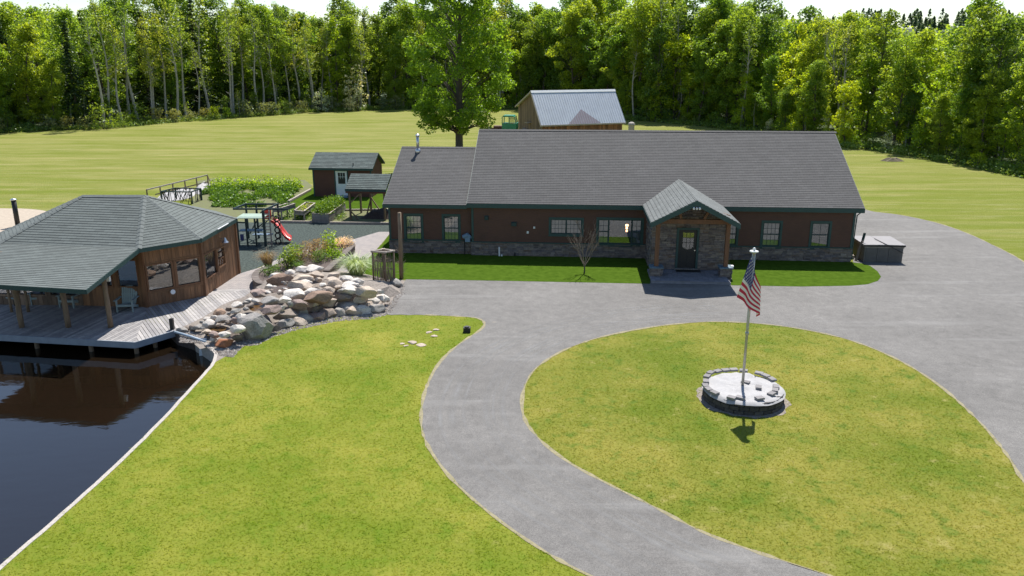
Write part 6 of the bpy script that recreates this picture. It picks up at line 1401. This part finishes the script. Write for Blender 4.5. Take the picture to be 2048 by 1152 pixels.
def cage():
    a, c = g(325, 407), g(385, 408); dp = 1.6; zt = zat(a, 383)+.0; t = thing('garden_cage', 'dark open stick cage frame at the left of the garden', 'cage', a); D = M['darkgreen']; P = [a, Vector((c.x,c.y,0)), Vector((c.x+.1,c.y+dp,0)), Vector((a.x+.4,a.y+dp,0))]; r_ = random.Random(3)
    for p in P: k = MB(); k.bar((p.x,p.y,0), (p.x,p.y,zt), .09, .09, (0,1,0)); k.build('post', D, t)
    for i in range(4): p, q = P[i], P[(i+1) % 4]; k = MB(); k.bar((p.x,p.y,zt), (q.x,q.y,zt), .09, .08); k.build('rail', D, t)
    k = MB()
    for i in range(34):
        e = i % 4; p, q = P[e], P[(e+1) % 4]; f = r_.random(); b0 = p.lerp(q, f); b1 = p.lerp(q, max(0,min(1,f+r_.uniform(-.3,.3)))); k.tube([b0, b1+Vector((0,0,zt))], .022, 4, False)
    k.build('stick_infill', M['black'], t, kind='stuff')
cage()
def tarp(lb, pts, h, seed):
    L = smooth_loop([g(x, y).xy for x, y in pts], 3, True); c = sum(L, Vector((0,0)))/len(L); k = MB(); n_ = len(L); rings = 5
    for i in range(rings+1):
        f = i/rings
        for p in L: q = c.lerp(p, f); k.v.append(Vector((q.x, q.y, h*(1-f**2)*(.8+.5*mn.noise(Vector((q.x*2.5, q.y*2.5, seed))))+.01)))
    for i in range(rings):
        for j in range(n_): k.f.append((i*n_+j, (i+1)*n_+j, (i+1)*n_+(j+1) % n_, i*n_+(j+1) % n_))
    tag(k.build('white_tarp', M['liner'], smooth=True), lb, 'tarp')
tarp('crumpled white tarp at the far left corner of the garden', ((390,386),(396,372),(412,367),(420,372),(405,388)), .45, 1); tarp('white tarp lying behind the dark stick cage', ((315,396),(345,380),(385,378),(388,392),(350,402)), .2, 2)

# ------------------------------------------------------------------ shed and wood shelter
def gable_building(name, lb, cat, A, B, ze, vr, zr, dback, wallm, roofm, base=True, ov=.22, wall_in=.2, step=.19):
    u = (B-A); u.z = 0; L = u.length; an = math.atan2(u.y, u.x); F = Matrix.Translation((A.x, A.y, 0)) @ Matrix.Rotation(an, 4, 'Z'); t = thing(name, lb, cat, (A.x, A.y, 0)); W_ = lambda a, v, z: F @ Vector((a, v, z))
    k = MB(); slope_roof(k, W_(0,0,ze), W_(L,0,ze), W_(0,vr,zr), W_(L,vr,zr), step, .02); slope_roof(k, W_(L,dback,ze), W_(0,dback,ze), W_(L,vr,zr), W_(0,vr,zr), step, .02); k.build('roof', roofm, t)
    k = MB(F); P = []
    for a in (0, L): P += [(a,0,ze-.004),(a,vr,zr-.004),(a,dback,ze-.004),(a,0,ze-.12),(a,vr,zr-.12),(a,dback,ze-.12)]
    k.add(P, [(0,6,7,1),(1,7,8,2),(3,4,10,9),(4,5,11,10),(0,1,4,3),(1,2,5,4),(6,9,10,7),(7,10,11,8),(0,3,9,6),(2,8,11,5)]); k.build('roof_deck', M['darkgreen'], t)
    k = MB(F); k.box(-.01,-.03,ze-.15,L+.01,-.002,ze-.01); k.build('eave_board', M['green'], t); return t, F, L
A_, B_ = g(617,336,2.25), g(745.4,337.6,2.25)
shed, F, L = gable_building('garden_shed', 'small brown garden shed with green-grey roof and white door', 'shed', A_, B_, 2.25, 1.95, 3.24, 3.9, None, M['shingle_s'])
w0, w1 = .22, L-.22
da = g(672,394); 
def fpix(F, px, py, v=.25):
    d = F.to_3x3().inverted() @ ray(px, py); o_ = F.inverted() @ Vector((0,0,CH)); t_ = (v-o_.y)/d.y; return o_.x+d.x*t_, o_.z+d.z*t_
du0, du1 = fpix(F, 672, 370)[0], fpix(F, 695, 370)[0]; dzt = 2.02
Fs = F @ Matrix.Translation((0, .25, 0)); k = MB(); siding(k, Fs, w0, w1, 0, 2.12, [(du0, du1, 0, dzt)]); 
FSR = F @ Matrix.Translation((w1, .25, 0)) @ Matrix.Rotation(math.pi/2, 4, 'Z'); FSL = F @ Matrix.Translation((w0, 3.65, 0)) @ Matrix.Rotation(-math.pi/2, 4, 'Z')
siding(k, FSR, 0, 3.4, 0, 2.12, []); siding(k, FSL, 0, 3.4, 0, 2.12, [])
for FF in (FSR, FSL): k.add([(0,0,2.12),(3.4,0,2.12),(1.7,0,3.06)], [(0,1,2)], FF)
k.build('siding', M['shed_side'], shed)
for u_ in (w0-.02, w1-.08): k = MB(Fs); k.box(u_, -.03, 0, u_+.1, .06, 2.1); k.build('corner_board', M['green'], shed)
k = MB(Fs)
for q in ((du0-.09, du0, 0, dzt+.09), (du1, du1+.09, 0, dzt+.09), (du0, du1, dzt, dzt+.09)): k.box(q[0], -.035, q[2], q[1], .05, q[3])
k.build('door_frame', M['green'], shed); k = MB(Fs); k.box(du0+.01, -.01, .12, du1-.01, .03, dzt-.01); dr = k.build('door', M['white'], shed)
k = MB(Fs); gx0, gx1, gz0, gz1 = du0+.2, du1-.15, 1.02, 1.88; k.quad((gx0,-.014,gz0),(gx1,-.014,gz0),(gx1,-.014,gz1),(gx0,-.014,gz1)); k.build('door_glass', M['black'], dr)
k = MB(Fs)
for i in (1, 2): x = gx0+(gx1-gx0)*i/3; k.box(x-.012,-.022,gz0+.4,x+.012,-.016,gz1)
k.box(gx0,-.0225,1.55,gx1,-.0165,1.575); k.build('muntin', M['white'], dr)
k = MB(Fs); k.box(du0-.05,-.45,0,du1+.05,-.04,.11); k.build('door_step', M['bluegrey'], shed)
u_, z_ = fpix(F, 707.5, 332, .5); k = MB(F); k.tube([(u_, .35, 2.35), (u_, .35, 2.62)], .035, 8); k.build('vent_pipe', M['black'], shed)
A_, B_ = g(690,378,2.1), g(772,379.5,2.1); B_ = A_ + (B_-A_)*1.0
ws, F, L = gable_building('wood_shelter', 'open wood shelter with brown fascia and shingle roof beside the house', 'shelter', A_, B_, 2.1, 1.45, 2.92, 2.9, None, M['shingle_s'])
k = MB(F); k.box(.02,-.012,1.83,L-.02,.04,1.95); k.box(.0,.04,1.83,.05,2.8,1.95); k.build('fascia_board', M['shed_side'], ws)
for (u_, v_) in ((.22,.2),(.22,2.6),(L-.2,.2),(L-.2,2.6),(.95,2.6)): k = MB(F); k.box(u_-.06, v_-.06, 0, u_+.06, v_+.06, 1.95); k.build('post', M['postwood'], ws)
for a, c in (((.22,.2,1.1),(1.0,.2,1.85)), ((.22,.2,.6),(.75,.2,.02)), ((.95,2.6,1.15),(1.7,2.5,.05)), ((.95,2.6,1.0),(.75,2.2,.02))): k = MB(F); k.bar(a, c, .07, .07); k.build('brace', M['postwood'], ws)
k = MB(F); nx_, ny_ = 16, 8
for i in range(nx_+1):
    for j in range(ny_+1):
        x, y = .7+i*.17, .5+j*.22; e = min(i, nx_-i)/4; f = min(j, ny_-j)/2; h = .45*min(1, e)*min(1, f)*(1+.5*mn.noise(Vector((x*1.7, y*1.7, 2)))); k.v.append(F @ Vector((x, y, h)))
for i in range(nx_):
    for j in range(ny_): a = i*(ny_+1)+j; k.f.append((a, a+ny_+1, a+ny_+2, a+1))
tag(k.build('soil_mound', M['soil'], smooth=True), 'low dark soil mound under the wood shelter', 'soil mound', kind='stuff')

# ------------------------------------------------------------------ barn and truck
BA, BB = g(1082,250.7,3.0), g(1251.6,245,3.0); u = BB-BA; LB = u.length; an = math.atan2(u.y, u.x); BF = Matrix.Translation((BA.x, BA.y, 0)) @ Matrix.Rotation(an, 4, 'Z'); BW_ = lambda a, v, z: BF @ Vector((a, v, z))
barn = thing('old_barn', 'old wooden barn with blue-grey ribbed metal roof', 'barn', (BA.x, BA.y, 0)); vr, zr, vb_, zb_ = 3.0, 6.67, 7.8, 4.75
k = MB(BF); k.add([(0,0,3),(LB,0,3),(LB,vr,zr),(0,vr,zr),(0,0,2.92),(LB,0,2.92),(LB,vr,zr-.08),(0,vr,zr-.08)], [(0,1,2,3),(7,6,5,4),(0,4,5,1),(1,5,6,2),(0,3,7,4)]); k.add([(0,vr,zr),(LB,vr,zr),(LB,vb_,zb_),(0,vb_,zb_),(0,vr,zr-.08),(LB,vr,zr-.08),(LB,vb_,zb_-.08),(0,vb_,zb_-.08)], [(0,1,2,3),(7,6,5,4),(2,6,7,3),(1,5,6,2),(0,3,7,4)]); k.build('metal_roof', M['metalroof'], barn)
k = MB(BF); n_ = 36; sl = Vector((0, vr, zr-3)); nn_ = Vector((0, -(zr-3), vr)).normalized()
for i in range(n_+1):
    x = .02+(LB-.06)*i/n_; a = Vector((x, 0, 3)); 
    k.add([a, a+Vector((.05,0,0)), a+Vector((.05,0,0))+sl, a+sl, a+nn_*.022+Vector((.015,0,0)), a+nn_*.022+Vector((.035,0,0)), a+nn_*.022+Vector((.035,0,0))+sl, a+nn_*.022+Vector((.015,0,0))+sl], [(4,5,6,7),(0,4,7,3),(1,2,6,5),(0,1,5,4)])
k.build('roof_ribs', M['metalroof'], barn, kind='stuff')
def bpix(px, py):
    d = BF.to_3x3().inverted() @ ray(px, py); o_ = BF.inverted() @ Vector((0,0,CH)); n3 = nn_; p0 = Vector((0,0,3))+nn_*.008; t_ = (p0-o_).dot(n3)/d.dot(n3); return o_+d*t_
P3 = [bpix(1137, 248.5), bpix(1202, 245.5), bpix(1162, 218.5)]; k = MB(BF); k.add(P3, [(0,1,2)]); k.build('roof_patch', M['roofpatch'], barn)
k = MB(BF); k.add([(-.05,vr-.22,zr-.20),(LB+.05,vr-.22,zr-.20),(LB+.05,vr,zr+.06),(-.05,vr,zr+.06),(LB+.05,vr+.3,zr-.06),(-.05,vr+.3,zr-.06)], [(0,1,2,3),(3,2,4,5)]); k.build('ridge_cap', M['white'], barn)
for a, c in (((-.05,-.02,2.86),(-.05,vr,zr-.1)), ((-.05,vr,zr-.1),(-.05,vb_,zb_-.12)), ((-.05,-.03,2.93),(LB+.02,-.03,2.93))): k = MB(); k.bar(BW_(*a), BW_(*c), .06, .16); k.build('barge_board', M['palewood'], barn)
def bz(v): return 2.9+(zr-3)*v/vr if v < vr else zr-.1-(zr-zb_)*(v-vr)/(vb_-vr)
i = 0; v = .25; rr = random.Random(5)
while v < vb_-.3:
    w = .28; k = MB(BF); z0 = 0; k.add([(.25-rr.uniform(0,.02),v,z0),(.25,v+w-.012,z0),(.25,v+w-.012,bz(v+w)-.06),(.25,v,bz(v)-.06),(.29,v,z0),(.29,v+w-.012,z0),(.29,v+w-.012,bz(v+w)-.06),(.29,v,bz(v)-.06)], [(0,3,2,1),(4,5,6,7),(0,4,7,3),(1,2,6,5)]); k.build('board', M['barnwood'], barn); v += w
x = .3
while x < LB-.3: w = rr.uniform(.16,.24); k = MB(BF); k.box(x, .3-rr.uniform(0,.015), 0, min(x+w-.012, LB-.3), .34, 3.0); k.build('board', M['barnwarm'], barn); x += w
k = MB(BF); k.box(LB-.34,.3,0,LB-.3,vb_-.3,2.9); k.box(.3,vb_-.34,0,LB-.3,vb_-.3,zb_-.1); k.build('far_wall', M['barnwood'], barn)
k = MB(BF); k.box(.2, 4.2, 2.1, .249, 6.0, 2.2); k.box(-.55,4.4,.9,.24,6.2,2.05); k.build('loft_box', M['greywood'], barn, kind='stuff')
for (vv, zz) in ((3.9, 3.0), (5.6, 1.5)): k = MB(BF); k.box(-.25, vv-.45, zz, .24, vv+.45, zz+.05); k.build('shelf_board', M['palewood'], barn)
for i in range(5): k = MB(BF); k.box(.0-i*.16, 2.0, .28+i*-.0+.0, .22, 3.2, .3) if i == 0 else k.box(-.2*i, 2.0+i*.0, 1.4-.28*i, -.2*i+.25, 3.0, 1.44-.28*i); k.build('stair_tread', M['greywood'], barn)
k = MB(BF); k.box(.22,.9,.9,.25,1.6,1.7); k.build('window_frame', M['white'], barn)
p = g(1262, 272); k = MB(); k.tube([(p.x,p.y,0),(p.x,p.y,1.5)], .42, 12); k.tube([(p.x,p.y,1.5),(p.x,p.y,1.75),(p.x,p.y,1.9)], [.5,.42,.15], 12); tag(k.build('metal_tank', M['kerb'], smooth=False), 'pale round tank with domed cap right of the barn', 'tank')
p = g(1275, 285); k = MB(); k.box(p.x-.6,p.y-.5,0,p.x+2.2,p.y+.6,1.3); tag(k.build('dark_stack', M['black']), 'low dark covered stack right of the barn tank', 'stack')
def truck():
    p = g(1020, 272); o_ = Vector((p.x, p.y, 0)); Mx = Matrix.Translation(o_) @ Matrix.Rotation(-.12, 4, 'Z') @ Matrix.Scale(1.3, 4); t = thing('old_truck', 'old green truck with bare rusty frame left of the barn', 'truck', o_); G = M['truck']
    def shell(name, prof, y0, y1, m_): k = MB(Mx); n_ = len(prof); k.add([(x, y0, z) for x, z in prof]+[(x, y1, z) for x, z in prof], [tuple(range(n_)), tuple(range(2*n_-1, n_-1, -1))]+[(i, i+n_, (i+1) % n_+n_, (i+1) % n_) for i in range(n_)]); return k.build(name, m_, t)
    cab = shell('cab', [(-.75,.75),(.75,.75),(.78,1.35),(-.75,1.35)], -.85, .85, G); shell('roof', [(-.75,2.02),(.55,2.02),(.42,2.16),(-.6,2.17)], -.8, .8, G)
    for x, y in ((-.72,-.8),(-.72,.8),(.55,-.8),(.55,.8),(0,-.8)): k = MB(Mx); k.bar((x+(.18 if x > .3 else 0),y,1.33), (x,y,2.04), .09, .08); k.build('pillar', G, cab)
    k = MB(Mx); k.quad((.7,-.76,1.37),(.7,.76,1.37),(.57,.76,2.0),(.57,-.76,2.0)); k.build('windscreen', M['glass'], cab); k = MB(Mx); k.quad((.02,-.79,1.37),(.62,-.79,1.37),(.5,-.79,2.0),(.02,-.79,2.0)); k.build('side_window', M['glass'], cab)
    shell('hood', [(.76,.8),(2.15,.8),(2.15,1.2),(1.9,1.36),(.78,1.42)], -.5, .5, G)
    for sg in (-1, 1):
        k = MB(Mx); k.tube([(1.62+.55*math.cos(a), sg*.72, .5+.52*math.sin(a)) for a in [math.pi*j/8 for j in range(9)]], .16, 6); k.build('fender', G, t, True)
        for x in (1.62, -2.3): k = MB(Mx); k.tube([(x, sg*.72-.12, .45),(x, sg*.72+.12, .45)], .45, 16); w_ = k.build('wheel', M['black'], t); k = MB(Mx); k.tube([(x, sg*.72-.13, .45),(x, sg*.72+.13, .45)], .2, 10); k.build('rim', M['rust'], w_)
        k = MB(Mx); k.bar((-3.2, sg*.4, .72), (.8, sg*.4, .72), .1, .16); k.build('frame_rail', M['rust'], t)
    for x in (-3.1,-2.3,-1.5): k = MB(Mx); k.bar((x,-.4,.72), (x,.4,.72), .1, .1); k.build('cross_member', M['rust'], t)
    k = MB(Mx); k.box(-1.7,-.45,.82,-.85,.45,1.05); k.build('tool_box', M['rust'], t)
truck()

# ------------------------------------------------------------------ grass blades on the near lawns
def inside(P, poly):
    x, y = P[:, 0], P[:, 1]; c = np.zeros(len(P), bool); n_ = len(poly); j = n_-1
    for i in range(n_):
        xi, yi, xj, yj = poly[i][0], poly[i][1], poly[j][0], poly[j][1]
        cond = ((yi > y) != (yj > y))
        with np.errstate(divide='ignore', invalid='ignore'): c ^= cond & (x < (xj-xi)*(y-yi)/(yj-yi+1e-12)+xi)
        j = i
    return c
def blades(name, lb, poly, dens, m_, seed, h=.024):
    rs_ = np.random.RandomState(seed); A = np.array([(p[0], p[1]) for p in poly]); lo, hi = A.min(0), A.max(0); lo[1] = max(lo[1], 12.0); lo = np.maximum(lo, [-26, 0]); hi = np.minimum(hi, [26, 40])
    n_ = int((hi-lo).prod()*dens); P = rs_.uniform(lo, hi, (n_, 2)); P = P[inside(P, A)]
    P = P[np.abs(P[:, 0]/P[:, 1]) < .80]; P = P[rs_.uniform(0, 1, len(P)) < np.clip(1.25 - P[:, 1]/30, .15, 1)]
    P = P[((P[:, 0]-mc.x)**2 + (P[:, 1]-mc.y)**2) > (MR+.05)**2]
    n_ = len(P); a = rs_.uniform(0, 2*np.pi, n_); w = rs_.uniform(.007, .014, n_)*(.6+P[:, 1]/30); hh = h*rs_.uniform(.5, 1.35, n_)*(1 + .5*(rs_.uniform(0, 1, n_) > .97)); ln = rs_.normal(0, 1.7, (n_, 2))*hh[:, None]
    z = np.full(n_, .004); d = np.stack([np.cos(a)*w, np.sin(a)*w], 1)
    V = np.stack([np.column_stack([P-d, z]), np.column_stack([P+d, z]), np.column_stack([P+ln, z+hh])], 1).reshape(-1, 3)
    me = quads(name, V, np.repeat(rs_.uniform(0, 1, n_), 3), m_, 3); tag(inst(name, me), lb, 'grass', kind='stuff')
blades('lawn_grass', 'mown grass of the near lawn between pond and drive', lawn_poly, 620, M['bl_lawn'], 1)
blades('island_grass', 'mown yellowish grass of the island inside the drive loop', isl, 620, M['bl_island'], 2)
